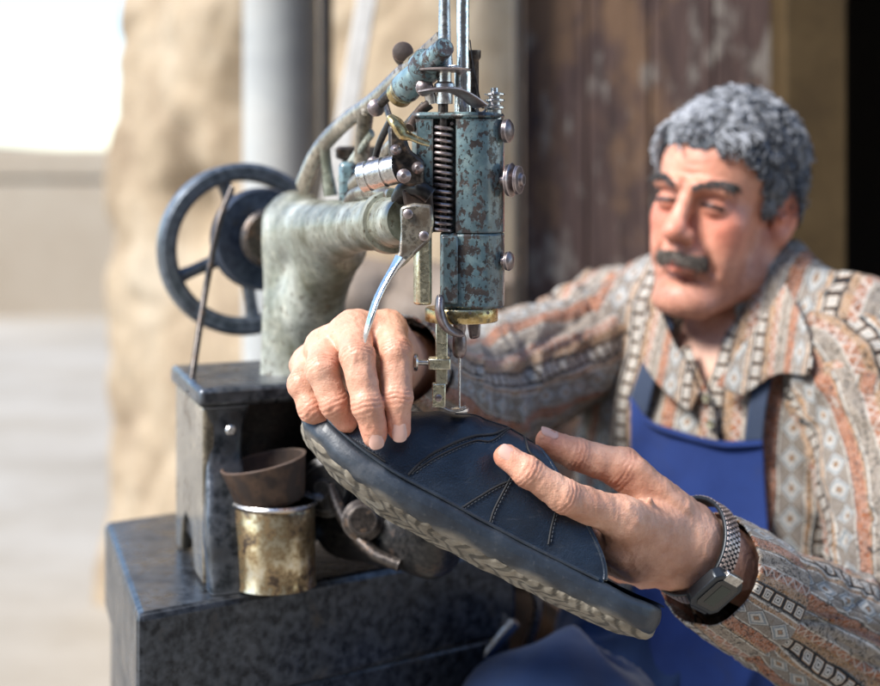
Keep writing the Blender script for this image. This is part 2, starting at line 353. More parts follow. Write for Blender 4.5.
# ------------------------------------------------------------------ signed distance fields + surface nets
class Field:
    def __init__(s, lo, hi, h):
        s.lo = np.array(lo, float); s.h = h; s.n = np.ceil((np.array(hi)-s.lo)/h).astype(int)+1
        s.ax = [(s.lo[i]+np.arange(s.n[i])*h).astype(np.float32) for i in range(3)]
        s.D = np.full(s.n, .05, np.float32)
    def sub(s, lo, hi):
        sl = tuple(slice(max(0, int((lo[i]-s.lo[i])/s.h)), max(0, min(int(s.n[i]), int((hi[i]-s.lo[i])/s.h)+2))) for i in range(3))
        return sl, s.ax[0][sl[0]][:, None, None], s.ax[1][sl[1]][None, :, None], s.ax[2][sl[2]][None, None, :]
    def put(s, sl, d, k, op):
        a = s.D[sl]
        if a.size == 0: return
        if op == '-':
            d = -d
            if k > 0: h = np.clip(.5-.5*(a-d)/k, 0, 1); s.D[sl] = a+(d-a)*h+k*h*(1-h)
            else: s.D[sl] = np.maximum(a, d)
        else:
            if k > 0: h = np.clip(.5+.5*(a-d)/k, 0, 1); s.D[sl] = a+(d-a)*h-k*h*(1-h)
            else: s.D[sl] = np.minimum(a, d)
    def cone(s, a, b, ra, rb, k=.004, op='+', pad=.02):
        a = np.array(a, float); b = np.array(b, float); r = max(ra, rb)+k+pad
        sl, X, Y, Z = s.sub(np.minimum(a, b)-r, np.maximum(a, b)+r); e = b-a; L = e.dot(e)+1e-12
        t = np.clip(((X-a[0])*e[0]+(Y-a[1])*e[1]+(Z-a[2])*e[2])/L, 0, 1)
        d = np.sqrt((X-a[0]-t*e[0])**2+(Y-a[1]-t*e[1])**2+(Z-a[2]-t*e[2])**2)-(ra+(rb-ra)*t)
        s.put(sl, d.astype(np.float32), k, op); return s
    def ell(s, c, r, k=.004, op='+', R=None, pad=.02):
        c = np.array(c, float); r = np.array(r, float)*np.ones(3); q = r.max()+k+pad
        sl, X, Y, Z = s.sub(c-q, c+q); X, Y, Z = X-c[0], Y-c[1], Z-c[2]
        if R is not None:
            R = np.array(R, float); X, Y, Z = (R[0, i]*X+R[1, i]*Y+R[2, i]*Z for i in range(3))   # R columns = local axes
        k0 = np.sqrt((X/r[0])**2+(Y/r[1])**2+(Z/r[2])**2); k1 = np.sqrt((X/r[0]**2)**2+(Y/r[1]**2)**2+(Z/r[2]**2)**2)+1e-9
        s.put(sl, (k0*(k0-1)/k1).astype(np.float32), k, op); return s
    def at(s, p):
        q = (np.asarray(p)-s.lo)/s.h; i = np.clip(np.floor(q).astype(int), 0, s.n-2); f = np.clip(q-i, 0, 1); r = 0
        for dx in (0, 1):
            for dy in (0, 1):
                for dz in (0, 1):
                    r = r+s.D[i[..., 0]+dx, i[..., 1]+dy, i[..., 2]+dz]*(f[..., 0] if dx else 1-f[..., 0])*(f[..., 1] if dy else 1-f[..., 1])*(f[..., 2] if dz else 1-f[..., 2])
        return r
    def grad(s, p):
        e = s.h*1.5; g = np.stack([s.at(p+np.eye(3)[i]*e)-s.at(p-np.eye(3)[i]*e) for i in range(3)], -1)
        return g/(np.linalg.norm(g, axis=-1, keepdims=True)+1e-9)
    def nets(s, closed=True):
        D = s.D
        if closed:
            D = D.copy(); 
            for a in range(3):
                ix = [slice(None)]*3
                for e in (0, -1): ix[a] = e; D[tuple(ix)] = np.maximum(D[tuple(ix)], s.h*.5)
        S = D < 0; n = np.array(D.shape)-1
        cnt = np.zeros(n, np.int8)
        for dx in (0, 1):
            for dy in (0, 1):
                for dz in (0, 1): cnt += S[dx:n[0]+dx, dy:n[1]+dy, dz:n[2]+dz]
        idx = np.argwhere((cnt > 0) & (cnt < 8)); cor = [(a, b, c) for a in (0, 1) for b in (0, 1) for c in (0, 1)]
        val = {c: D[idx[:, 0]+c[0], idx[:, 1]+c[1], idx[:, 2]+c[2]] for c in cor}
        acc = np.zeros((len(idx), 3)); num = np.zeros(len(idx))
        for c in cor:
            for a in range(3):
                if c[a] == 0:
                    e = list(c); e[a] = 1; va, vb = val[c], val[tuple(e)]; m = (va < 0) != (vb < 0)
                    t = np.where(m, va/(va-vb+1e-20), 0); p = np.array(c, float)[None].repeat(len(idx), 0); p[:, a] = t
                    acc += p*m[:, None]; num += m
        V = s.lo+(idx+acc/num[:, None])*s.h
        ids = np.full(n, -1, np.int64); ids[idx[:, 0], idx[:, 1], idx[:, 2]] = np.arange(len(idx)); Fs = []
        for a in range(3):
            b, c = (a+1) % 3, (a+2) % 3
            A = [slice(0, -1)]*3; B = [slice(0, -1)]*3; A[a] = slice(0, -1); B[a] = slice(1, None)
            for q in (b, c): A[q] = slice(1, -1); B[q] = slice(1, -1)
            sa, sb = S[tuple(A)], S[tuple(B)]; e = np.argwhere(sa != sb); f = sa[tuple(e.T)]
            off = np.zeros(3, int); off[b] = 1; off[c] = 1; g = e+off
            def cell(db, dc):
                h = g.copy(); h[:, b] -= db; h[:, c] -= dc; return ids[h[:, 0], h[:, 1], h[:, 2]]
            q = np.stack([cell(1, 1), cell(0, 1), cell(0, 0), cell(1, 0)], 1); q[~f] = q[~f][:, ::-1]; Fs.append(q)
        F = np.concatenate(Fs); return V, F[(F >= 0).all(1)]
def np_mesh(name, V, F, tint=None, uv=None):
    me = bpy.data.meshes.new(name); me.vertices.add(len(V)); me.vertices.foreach_set('co', np.asarray(V, np.float32).ravel())
    F = np.asarray(F, np.int32); me.loops.add(F.size); me.loops.foreach_set('vertex_index', F.ravel())
    me.polygons.add(len(F)); me.polygons.foreach_set('loop_start', np.arange(len(F), dtype=np.int32)*F.shape[1])
    me.update(calc_edges=True)
    if tint is not None:
        at = me.color_attributes.new('tint', 'FLOAT_COLOR', 'POINT'); at.data.foreach_set('color', np.c_[tint, np.ones(len(V))].astype(np.float32).ravel())
    if uv is not None:
        l = me.uv_layers.new(name='UVMap'); l.data.foreach_set('uv', np.asarray(uv, np.float32)[F.ravel()].ravel())
    return me
def vnormals(V, F):
    n = np.cross(V[F[:, 2]]-V[F[:, 0]], V[F[:, 3]]-V[F[:, 1]]); N = np.zeros_like(V)
    for i in range(4): np.add.at(N, F[:, i], n)
    return N/(np.linalg.norm(N, axis=1)[:, None]+1e-12)
def loft(name, G, mat, parent, uv=None, closed=True, tint=None):
    n, k = G.shape[:2]; m = k
    if closed: G = np.concatenate([G, G[:, :1]], 1); m = k+1
    i, j = np.meshgrid(np.arange(n-1), np.arange(m-1), indexing='ij'); a = i*m+j
    F = np.stack([a, a+1, a+m+1, a+m], -1).reshape(-1, 4)
    if uv is not None: uv = uv.reshape(-1, 2)
    me = np_mesh(name, G.reshape(-1, 3), F, tint, uv); return link(name, me, mat, parent)
# ================================================================== setting
e1 = np.array([.79, .61, 0]); e1 /= np.linalg.norm(e1); e2 = np.array([-.33, .944, 0]); e2 /= np.linalg.norm(e2); ez = np.array([0, 0, 1.])
# ground: fine near, reaching the horizon
xs = np.concatenate([-np.geomspace(400, 3, 20), np.linspace(-2.8, 6, 60), np.geomspace(7, 400, 20)])
ys = np.concatenate([np.linspace(-6, 12, 110), np.geomspace(13, 700, 25)])
X, Y = np.meshgrid(xs, ys, indexing='ij'); Z = .012*fbm(np.stack([X*1.3, Y*1.3, X*0], -1), 4)*(np.abs(X) < 20)
o = loft('ground', np.stack([X, Y, Z], -1)[::-1], 'ground', None, closed=False); tag(o, kind='structure')
# eroded stone wall on the left of the doorway, running away along the street
def wall_pts(xa, ya, xb, yb, zt, n, m, amp, seed, cav=None, lean=0):
    s, z = np.meshgrid(np.linspace(0, 1, n), np.linspace(-.05, zt, m), indexing='ij')
    d = np.array([xb-xa, yb-ya]); L = np.linalg.norm(d); d /= L; nrm = np.array([d[1], -d[0]])
    q = np.stack([s*L, z, z*0+seed], -1); off = amp*fbm(q*2.2, 5, seed)+amp*.5*np.abs(fbm(q*6, 3, seed+5))
    if cav is not None: off = off+cav(s*L, z)
    x0 = s*L+lean*z*(1-s)
    return np.stack([xa+x0*d[0]+off*nrm[0], ya+x0*d[1]+off*nrm[1], z], -1)
def slab(name, G, depth, mat, parent=None):
    """close a displaced wall sheet G (n, m, 3) into a block by pushing its rim back"""
    n, m = G.shape[:2]; dv = np.array(depth); mb = MB()
    mb.grid(G)
    B = G+dv; B = B.copy()
    mb.grid(np.stack([G[0], B[0]]), flip=True); mb.grid(np.stack([G[-1], B[-1]])); mb.grid(np.stack([G[:, -1], B[:, -1]]), flip=True)
    mb.grid(B[[0, -1]][:, [0, -1]], flip=True)
    return mb.build(name, mat, parent, recalc=True)
def cav(s, z):
    c = -.16*np.exp(-((s-.72-.05*np.sin(z*9))/.10)**2)*(z > .95)*np.clip((z-.95)/.12, 0, 1)
    c += -.10*np.exp(-((s-.35)/.10)**2-((z-1.0)/.12)**2)
    return c+.07*np.exp(-((s-.95)/.1)**2-((z-1.2)/.2)**2)
G = wall_pts(-.86, 4.1, .32, 2.62, 2.9, 170, 220, .035, 3, cav, lean=.05)
o = slab('stone_wall', G, (.25, .45, 0), 'wall'); tag(o, 'sunlit beige stone wall with deep eroded hollows behind the sewing machine', 'stone wall')
G = wall_pts(.12, 2.50, .262, 2.42, 2.9, 40, 160, .012, 31)
o = slab('stone_pier', G, (.1, .3, 0), 'rubble'); tag(o, 'rough stone pier of the wall between the pale column and the peeling door', 'stone pier')
G = wall_pts(-.17, 2.40, .13, 2.38, .93, 60, 110, .022, 77)
o = slab('rubble_wall', G, (0, .3, 0), 'rubble'); tag(o, 'low broken wall of reddish brown stone between the machine arm and the stone pier', 'low wall')
# rubble courses low behind the machine
rs = np.random.default_rng(5)
for i, (px, py, d, r) in enumerate([(352, 300, 2.3, .10), (392, 318, 2.28, .085), (430, 300, 2.3, .09), (372, 352, 2.26, .09), (408, 372, 2.22, .08), (345, 420, 2.25, .11), (395, 430, 2.2, .10), (440, 620, 2.0, .07), (430, 660, 1.95, .06), (452, 300, 2.32, .07), (470, 560, 1.85, .10), (500, 640, 1.80, .09)]):
    f = Field([-r*1.5]*3, [r*1.5]*3, r/9); f.ell((0, 0, 0), (r, r*.8, r*.62), 0)
    V, F = f.nets(); V = V*(1+.22*fbm(V/r*1.1+i*3.1, 3, i)[:, None]); c = P(px, py, d)
    lab = ['pale reddish stone just left of the machine head', 'rounded stone behind the lever of the machine', 'stone behind the needle bar of the machine', 'stone behind the raised knuckles', 'low stone behind the finger knuckles', 'stone beside the iron base of the machine', 'stone behind the leather shoe', 'brown stone on the ground below the shoe', 'orange brown stone at the bottom edge below the shoe', 'small stone behind the brass collar of the machine', 'dark stone just under the middle of the shoe sole', 'dark stone behind the shiny metal tube'][i]
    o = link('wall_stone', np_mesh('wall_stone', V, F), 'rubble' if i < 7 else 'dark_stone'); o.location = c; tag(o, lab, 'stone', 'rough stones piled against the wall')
# pale column
cx = P(281, 300, 2.72); mb = MB(); mb.lathe((cx[0], cx[1], 0), ez, [(0, .07), (.3, .066), (2.0, .062), (2.9, .060)], 40)
o = mb.build('pale_column', 'column'); tag(o, 'pale limewashed round column in front of the stone wall', 'column')
# pipes and plank
mb = MB(); q = P(326, 140, 2.56); mb.tube([(q[0], q[1], 0), (q[0], q[1], 2.6)], .011, 12); o = mb.build('drain_pipe', 'dark_iron'); tag(o, 'thin dark pipe beside the pale column', 'pipe')
a, b = P(326, 235, 2.3), P(372, -30, 2.3); dd = b-a; dd /= np.linalg.norm(dd); sd = np.cross(dd, [0, 1, 0])
mb = MB(); a = a-dd*1.0; mb.box((a+b)/2, sd*.014, (b-a)/2, (0, .01, 0)); o = mb.build('leaning_board', 'white_wood', bevel=.002, smooth=False); tag(o, 'narrow white board leaning behind the machine arm', 'board')
# far masonry and houses on the left
def block(name, x0, x1, y0, y1, z1, mat, label, cat, wins=()):
    t = thing(name, ((x0+x1)/2, (y0+y1)/2, 0), label, cat)
    mb = MB(); mb.box(((x0+x1)/2, (y0+y1)/2, z1/2-.05), ((x1-x0)/2, 0, 0), (0, (y1-y0)/2, 0), (0, 0, z1/2+.05)); mb.build('wall', mat, t, smooth=False, bevel=.03)
    mb = MB(); mb.box(((x0+x1)/2, (y0+y1)/2, z1+.13), ((x1-x0)/2+.02, 0, 0), (0, (y1-y0)/2+.02, 0), (0, 0, .12)); mb.build('roof', mat, t, smooth=False, bevel=.03)
    for (x, z) in wins:
        mb = MB(); mb.box((x, (y0 if y0 > 0 else y1)-.03, z), (.4, 0, 0), (0, .05, 0), (0, 0, .55)); mb.build('window', 'dark_room', t, smooth=False)
block('far_house', -12.5, -5.8, 19, 26, 1.2, 'far', 'low pale building at the far end of the street', 'building', [])
block('side_house', -9.6, -2.2, 12.0, 17, 1.02, 'far', 'long low beige wall block standing along the far street side', 'building')
block('added_sky_blocker', -7, 11, -9.5, -5.5, 5.2, 'rubble', 'unseen stone house added behind the viewer to cut sky light', 'building', [(-3, 1.6), (1, 1.6), (5, 1.6)])  # out of view, added to cut sky fill from behind and darken reflections
# door, post, doorway
dy = 2.30
t = thing('door', (P(650, 300, dy)[0], dy, 0), 'brown wooden door with peeling paint behind the man', 'door')
x0, x1 = P(523, 0, dy)[0], P(775, 0, dy)[0]; n = 4; wd = (x1-x0)/n
for i in range(n):
    mb = MB(); mb.box((x0+wd*(i+.5), dy, .98), (wd/2-.0015, 0, 0), (0, .02, 0), (0, 0, .97)); mb.build('plank', 'door', t, smooth=False, bevel=.003)
mb = MB(); mb.box(((x0+x1)/2, dy-.032, 1.62), ((x1-x0)/2-.01, 0, 0), (0, .012, 0), (0, 0, .06)); mb.build('rail', 'door', t, smooth=False, bevel=.003)
mb = MB(); mb.box(((x0+x1)/2, dy-.032, .45), ((x1-x0)/2-.01, 0, 0), (0, .012, 0), (0, 0, .06)); mb.build('rail', 'door', t, smooth=False, bevel=.003)
def post(pa, pb, d, th, mat, label, nm='post_or_gap_strip'):
    a, b = P(pa, 0, d)[0], P(pb, 0, d)[0]; mb = MB(); mb.box(((a+b)/2, d, 1.15), ((b-a)/2, 0, 0), (0, th, 0), (0, 0, 1.15)); o = mb.build(nm, mat, None, smooth=False, bevel=.004); tag(o, label, 'post')
post(513, 522, 2.27, .03, 'dark_iron', 'dark narrow strip put in for the shaded gap between the stone pier and the peeling door')  # solid dark strip stands in for the shaded gap beside the door
post(777, 838, 2.2, .05, 'post_wood', 'olive brown wooden post behind the ear of the man')
# dark interior behind the opening: back wall, side wall, ceiling
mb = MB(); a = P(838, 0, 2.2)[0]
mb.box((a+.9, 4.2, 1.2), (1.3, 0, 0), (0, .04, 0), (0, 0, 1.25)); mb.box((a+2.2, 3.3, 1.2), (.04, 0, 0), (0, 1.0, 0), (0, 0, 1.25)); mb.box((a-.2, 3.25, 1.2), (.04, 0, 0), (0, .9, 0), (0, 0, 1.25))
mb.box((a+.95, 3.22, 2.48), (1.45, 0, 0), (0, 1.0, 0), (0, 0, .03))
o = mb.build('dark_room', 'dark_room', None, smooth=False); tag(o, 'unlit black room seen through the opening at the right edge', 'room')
mb = MB(); mb.box((a+1.5, 2.24, 1.2), (.55, 0, 0), (0, .05, 0), (0, 0, 1.25)); o = mb.build('stone_wall', 'wall', None, smooth=False, bevel=.01); tag(o, 'stone wall on the far right side of the dark opening', 'stone wall')
mb = MB(); mb.box(((x0+a)/2+.3, 2.33, 2.30), ((a-x0)/2+1.2, 0, 0), (0, .12, 0), (0, 0, .3)); o = mb.build('lintel', 'rubble', None, smooth=False, bevel=.01); tag(o, 'rough stone lintel over the peeling door', 'lintel')
# metal chair frame at the bottom behind the shoe
t = thing('metal_stand', P(490, 660, 1.5), 'small stand of shiny bent metal tube behind the sole of the shoe', 'metal stand')
mb = MB(); mb.tube(spline([P(440, 750, 1.50), P(478, 668, 1.48), P(497, 640, 1.48), P(514, 620, 1.48)], 5), .0075, 16); mb.build('tube', 'bright_steel', t)
mb = MB(); mb.tube(spline([P(478, 700, 1.56), P(497, 640, 1.56), P(499, 600, 1.56), P(520, 578, 1.56), P(538, 605, 1.56), P(524, 660, 1.56), P(500, 760, 1.56)], 6), .0045, 12); mb.build('wire_loop', 'steel', t)
mb = MB(); mb.tube([P(440, 750, 1.50), P(440, 750, 1.50)*[1, 1, 0]+[0, 0, .003]], .0075, 12); mb.tube([P(500, 760, 1.56), P(500, 760, 1.56)*[1, 1, 0]+[0, 0, .003]], .006, 12); mb.tube([P(478, 700, 1.56), P(450, 745, 1.5)], .005, 10); mb.build('leg', 'steel', t)
# ================================================================== work table
c0 = P(137, 615, 1.25); zt = c0[2]
f1 = np.array([.88, .47, 0]); f1 /= np.linalg.norm(f1); f2 = np.array([-.30, .954, 0]); f2 /= np.linalg.norm(f2)
t = thing('work_table', (c0[0], c0[1], 0), 'black iron work table under the sewing machine', 'table')
def quadslab(c, L1, L2, th, dz=0, e1=e1, e2=e2):
    a = np.array(c)+[0, 0, dz]; mb = MB(); mb.prism([a, a+e1*L1, a+e1*L1+e2*L2, a+e2*L2], (0, 0, -th)); return mb
e2t = np.array([-.275, .96, 0])
quadslab(c0, .39, .345, .085, 0, e1, e2t).build('table_top', 'base_iron', t, bevel=.006, smooth=False)
quadslab(c0+e1*.006+e2t*.006, .378, .333, .09, -.0855, e1, e2t).build('apron_panel', 'base_iron', t, bevel=.003, smooth=False)
for (a, b) in ((.03, .03), (.35, .03), (.03, .31), (.35, .31)):
    q = c0+e1*a+e2*b; mb = MB(); mb.tube([(q[0], q[1], zt-.1755), (q[0], q[1], 0)], [.016, .011], 12); mb.build('leg', 'dark_iron', t)
# ================================================================== sewing machine
t = thing('sewing_machine', P(300, 560, 1.40), 'old cast iron shoe patching sewing machine with chipped blue head', 'sewing machine')
SM = t
# --- base frame
b0 = P(203, 388, 1.33); zb = b0[2]; hb = zb-zt
bw, bd = .205, .160; e1o, e2o = e1, e2; e1, e2 = f1, f2
quadslab(b0-e1*.004-e2*.006, bw+.008, bd+.012, .016, 0, f1, f2).build('base_top', 'leg_iron', t, bevel=.004)
mb = MB(); q = b0+e1*.004+e2*.040; mb.prism([q, q+e1*(bw-.004), q+e1*(bw-.004)+e2*(bd-.04), q+e2*(bd-.04)], (0, 0, -hb*.80)); 
for v in mb.v: pass
mb.v = [(v[0], v[1], v[2]-.0165) for v in mb.v]; mb.build('base_frame', 'black_iron', t, bevel=.006)
# side panel with arch, facing left
prof = []
for (s, z) in [(0, 0), (1, 0), (1, -.985), (.80, -.985), (.74, -.80), (.60, -.72), (.42, -.76), (.30, -.985), (0, -.985)]:
    prof.append(b0+e2*(s*bd)+ez*(z*(hb-.0165)-.0165))
mb = MB(); mb.prism(prof, e1*.012); mb.build('side_panel', 'tan_paint', t, bevel=.003, smooth=False)
# front leg: flat casting bowed outwards
zz = np.array([0, .12, .3, .5, .7, .86, 1.0]); ww = np.array([.020, .017, .0165, .021, .024, .022, .021]); oo = np.array([.010, .006, .008, .02, .030, .034, .036])-.01; xx = np.array([.021, .019, .018, .021, .0225, .022, .022])
S = spline(np.c_[zz, ww, oo, xx], 6); G = []
for z, w_, o_, x_ in S:
    c = b0+e1*(x_+.001)-e2*(o_-.012)+ez*(-.0165-z*(hb-.0175)); a = np.linspace(0, 2*math.pi, 28, endpoint=False)
    sup = lambda q: np.sign(q)*np.abs(q)**.35
    G.append(c+np.outer(sup(np.cos(a))*w_, e1)+np.outer(sup(np.sin(a))*.016, e2))
mb = MB(); mb.grid(np.array(G), True); mb.f.append(tuple(range(28))[::-1]); mb.mi.append(0); k = len(G)*28; mb.f.append(tuple(range(k-28, k))); mb.mi.append(0)
mb.build('front_leg', 'leg_iron', t, recalc=True)
for s_, r_ in ((.035, .0045), (.11, .0045)):
    q = b0+e1*.022-e2*.010+ez*(-s_); mb = MB(); mb.lathe(q, -e2, [(0, r_), (.003, r_), (.0045, r_*.7)], 8); mb.build('bolt', 'steel', t)
e1, e2 = e1o, e2o
# --- casting: arm + column, one smooth body
A0, A1 = P(392, 222, 1.175), P(296, 234, 1.445); ax = A1-A0; ax /= np.linalg.norm(ax)
col = P(299, 300, 1.452)
f = Field([-.16, 1.10, .85], [.02, 1.58, 1.10], .0017)
f.cone(A0, A0+ax*.05, .0195, .0185, 0); f.cone(A0+ax*.05, A1, .0185, .031, .006); f.cone(A1, P(279, 238, 1.49), .031, .033, .006)
f.cone(P(299, 240, 1.448), [col[0], col[1], zb+.02], .031, .034, .02); f.cone([col[0], col[1], zb+.04], [col[0], col[1], zb-.002], .033, .046, .02)
f.cone(P(345, 256, 1.33), P(315, 300, 1.42), .012, .020, .03); f.cone(P(330, 250, 1.36), P(305, 330, 1.44), .016, .026, .02)           # web in the armpit of the casting
f.ell(A1+ez*.020, (.02, .03, .018), .012)
V, F = f.nets(); V = V+vnormals(V, F)*(.0003*fbm(V*90, 3)[:, None])
link('arm_casting', np_mesh('arm_casting', V, F), 'pale_paint', t)
mb = MB(); mb.lathe(A0+ax*.010, -ax, [(0, .019), (.0005, .0225), (.0015, .0235), (.0085, .0235), (.0100, .0225), (.0105, .0190), (.0112, .0175), (.052, .0170)], 56); mb.build('arm_flange', 'pale_paint', t)
mb = MB(); mb.lathe(P(272, 238, 1.488), ax, [(0, .024), (.004, .028), (.010, .028), (.013, .024)], 40); mb.build('bearing_flange', 'dark_iron', t)
# --- hand wheel and pulley
wc = P(243, 249, 1.580); wax = ax*np.array([1.15, 1, .4]); wax /= np.linalg.norm(wax)
R0 = 86*1.58/1600
mb = MB(); pr = [(-.010, R0-.004), (-.007, R0), (.007, R0), (.010, R0-.004), (.009, R0-.014), (.004, R0-.018), (-.004, R0-.018), (-.009, R0-.014), (-.010, R0-.004)]
mb.lathe(wc, wax, pr, 96, cap=False); o = mb.build('hand_wheel', 'wheel_iron', t, recalc=True)
WH = o
U = np.cross(ez, wax); U /= np.linalg.norm(U); Vv = np.cross(wax, U)
for ang in (-22, 74, 170, 262):
    a = math.radians(ang); dr = -U*math.cos(a)*-1+Vv*math.sin(a)
    side = np.cross(wax, dr); pts = [wc+dr*r for r in np.linspace(.014, R0-.012, 8)]
    mb = MB(); mb.tube(pts, np.array([.0085, .0078, .007, .0065, .0062, .0062, .0068, .009]), 14, sq=(1, .7)); mb.build('spoke', 'wheel_iron', WH)
mb = MB(); mb.lathe(wc, -wax, [(-.014, .010), (-.012, .016), (.016, .016), (.020, .010)], 32); mb.build('hub', 'wheel_iron', WH)
pc = P(262, 239, 1.530); mb = MB(); r = 49*1.53/1600
mb.lathe(pc, wax, [(-.012, .012), (-.012, r), (-.008, r+.002), (-.005, r-.004), (.001, r-.006), (.005, r-.003), (.008, r+.002), (.012, r), (.012, r-.010), (.004, r-.014), (.004, .012)], 72); mb.build('belt_pulley', 'pulley_iron', t, recalc=True)
mb = MB(); mb.tube([wc, A1], .008, 16); mb.build('main_shaft', 'steel', t)
mb = MB(); mb.tube(spline([P(232, 188, 1.475), P(219, 222, 1.46), P(211, 262, 1.45), P(204, 300, 1.44), P(193, 372, 1.40), P(190, 392, 1.385)], 6), .0030, 10); mb.build('drive_rod', 'dark_iron', t)
# --- head: round housing with a flat spring box at its left
hd = 1.150; hc = P(471, 200, hd); hx, hy = hc[0], hc[1]; rad = PX(33.5, hd)
zof = lambda py, d=hd: HC-d*(py-HOR)/FPX
ztop, zbot = zof(113), zof(307)
# outline of the housing cross-section (x, y) with slot on the camera side
xl = P(412, 0, hd-.015)[0]
def out(n=40):
    a = np.linspace(math.radians(-118), math.radians(118), n); pts = [(hx+rad*math.cos(q), hy+rad*math.sin(q)) for q in a]
    s0, s1 = P(433, 0, 1.128)[0], P(455.5, 0, 1.128)[0]
    yb_ = hy-rad*.86
    back = [(xl+.006, hy+rad*.80), (xl, hy+rad*.66), (xl, hy-rad*.66), (xl+.0035, yb_)]
    return pts, back, s0, s1, yb_
pts, back, s0, s1, yb_ = out()
cs = pts+back+[(s0, yb_), (s0, hy-.006), (s1, hy-.006), (s1, hy-rad*.90)]
cs_full = pts+back+[(s0, yb_), ((s0+s1)/2, yb_)]
def ext(cs, z0, z1, name, mat, parent, bevel=.0015):
    mb = MB(); mb.prism([(x, y, z0) for x, y in cs], (0, 0, z1-z0)); return mb.build(name, mat, parent, bevel=bevel, seg=2)
zs0, zs1 = zof(119, 1.128), zof(233, 1.128)
ext(cs, zs1, zs0, 'head_housing', 'blue_paint', t, 0); H = C.objects[-1]
ext(cs_full, zs0+.0002, ztop, 'head_top', 'blue_paint', t, .003)
ext([(xl+.001, hy-rad*.60), (xl+.001, hy+rad*.5), (s0-.001, hy+rad*.5), (s0-.001, yb_+.001), (xl+.004, yb_+.001)], zof(303), zs1-.0002, 'side_plate', 'old_brass', t, .002)
cs_low = pts+[(s0+.005, hy+rad*.8), (s0+.005, yb_-.001)]
ext(cs_low, zbot, zs1-.0002, 'face_housing', 'blue_paint', t, .002)
mb = MB(); mb.box(((P(458, 0, 1.126)[0]+s0+.006)/2, hy-rad*.93, (zs1+zbot)/2+.001), ((P(458, 0, 1.126)[0]-s0-.006)/2, 0, 0), (0, .0035, 0), (0, 0, (zs1-zbot)/2-.003)); mb.build('face_plate', 'blue_paint', t, bevel=.0015)
mb = MB(); mb.lathe((P(461.5, 0, hd)[0], hy, zbot-.0102), ez, [(0, .0255), (.001, .0262), (.009, .0262), (.0100, .0255)], 64); mb.build('brass_collar', 'brass', t)
for px in (448, 470, 488):
    q = P(px, 313, 1.1235); mb = MB(); mb.lathe(q, (0, -1, 0), [(-.004, .0011), (.0006, .0011)], 10); mb.build('screw', 'dark_iron', t)
# spring in its slot
sc = np.array([(s0+s1)/2-.0008, hy-.016, 0]); tt = np.linspace(0, 1, 17*22); zr = zs0-.003+(zs1-zs0+.004)*tt; an = tt*17*2*math.pi
mb = MB(); mb.tube(np.c_[sc[0]+.0062*np.cos(an), sc[1]+.0062*np.sin(an), zr], .0013, 8); mb.build('coil_spring', 'brown_steel', t)
mb = MB(); mb.tube([(sc[0], sc[1], zs1+.001), (sc[0], sc[1], zof(66))], .0036, 20); mb.build('spring_rod', 'dark_iron', t)
# --- parts above the head
zt2 = lambda py: zof(py, 1.135)
mb = MB(); bx_ = P(444.5, 0, 1.135)[0]; by_ = sc[1]
mb.lathe((bx_, by_, 0), ez, [(zt2(104), .0058), (zt2(90), .0058), (zt2(88), .0075), (zt2(84), .0072), (zt2(82), .005), (zt2(72), .005), (zt2(71), .0115), (zt2(67.5), .0118), (zt2(66), .0105), (zt2(65.5), .006), (zt2(40), .0045), (zt2(0), .004)], 36); mb.build('presser_screw', 'steel', t)
mb = MB(); mb.lathe((bx_, by_-.001, 0), ez, [(zt2(72.2), .0115), (zt2(71), .0185), (zt2(69.3), .0188), (zt2(68), .012)], 40); mb.build('washer', 'brown_steel', t)
mb = MB(); bar = spline([P(424, 92, 1.11), P(436, 90, 1.105), P(452, 90, 1.11), P(466, 96, 1.12), P(480, 106, 1.13)], 6); mb.tube(bar, [.0075]*len(bar), 14, sq=(.22, 1)); mb.build('top_bracket', 'brown_steel', t)
mb = MB(); mb.lathe((P(463, 0, 1.15)[0], 1.15, 0), ez, [(ztop-.002, .0062), (zof(72), .0062), (zof(71), .0045), (zof(-10), .0045)], 28); mb.build('needle_bar', 'bright_steel', t)
mb = MB(); mb.lathe((P(474, 0, 1.155)[0], 1.155, 0), ez, [(ztop-.002, .0035), (zof(60), .0035), (zof(57), .005), (zof(50), .005)], 16); mb.build('guide_pin', 'dark_iron', t)
mb = MB(); mb.tube(spline([P(470, 40, 1.14), P(473, 64, 1.14), P(481, 104, 1.14), P(484, 108, 1.14)], 5), .00045, 6); mb.build('thread', 'thread', t)
mb = MB(); mb.tube(np.array([P(481, 108, 1.135)+.0035*np.array([math.cos(a), 0, math.sin(a)]) for a in np.linspace(0, 2*math.pi, 18)]), .0008, 6, cap=False); mb.build('thread_ring', 'steel', t)
tx, ty = P(494.5, 0, 1.142)[0], 1.142
zk = lambda py: zof(py, 1.142)
mb = MB(); mb.lathe((tx, ty, 0), ez, [(zk(130), .0052), (zk(110), .0052), (zk(109), .0064), (zk(106), .0066), (zk(105), .0045), (zk(103), .0045), (zk(102), .0060), (zk(99), .0062), (zk(98), .004), (zk(96.5), .004), (zk(96), .0055), (zk(93), .0055), (zk(92), .0028), (zk(88), .0026)], 28); mb.build('tension_post', 'steel', t)
mb = MB(); 
for py in (108.5, 101, 95): mb.lathe((tx, ty, 0), ez, [(zk(py+.8), .0060), (zk(py), .0074), (zk(py-1), .0074), (zk(py-1.8), .0055)], 30)
mb.build('tension_disc', 'bright_steel', t)
def knob(c, axis, prof, mat, name='thumb_knob'):
    mb = MB(); mb.lathe(c, axis, prof, 32); return mb.build(name, mat, t)
kx = np.array([.92, -.38, .0]); 
knob(P(501, 131, 1.14), kx, [(0, .006), (.003, .0085), (.006, .0085), (.008, .006), (.009, .003)], 'brown_steel')
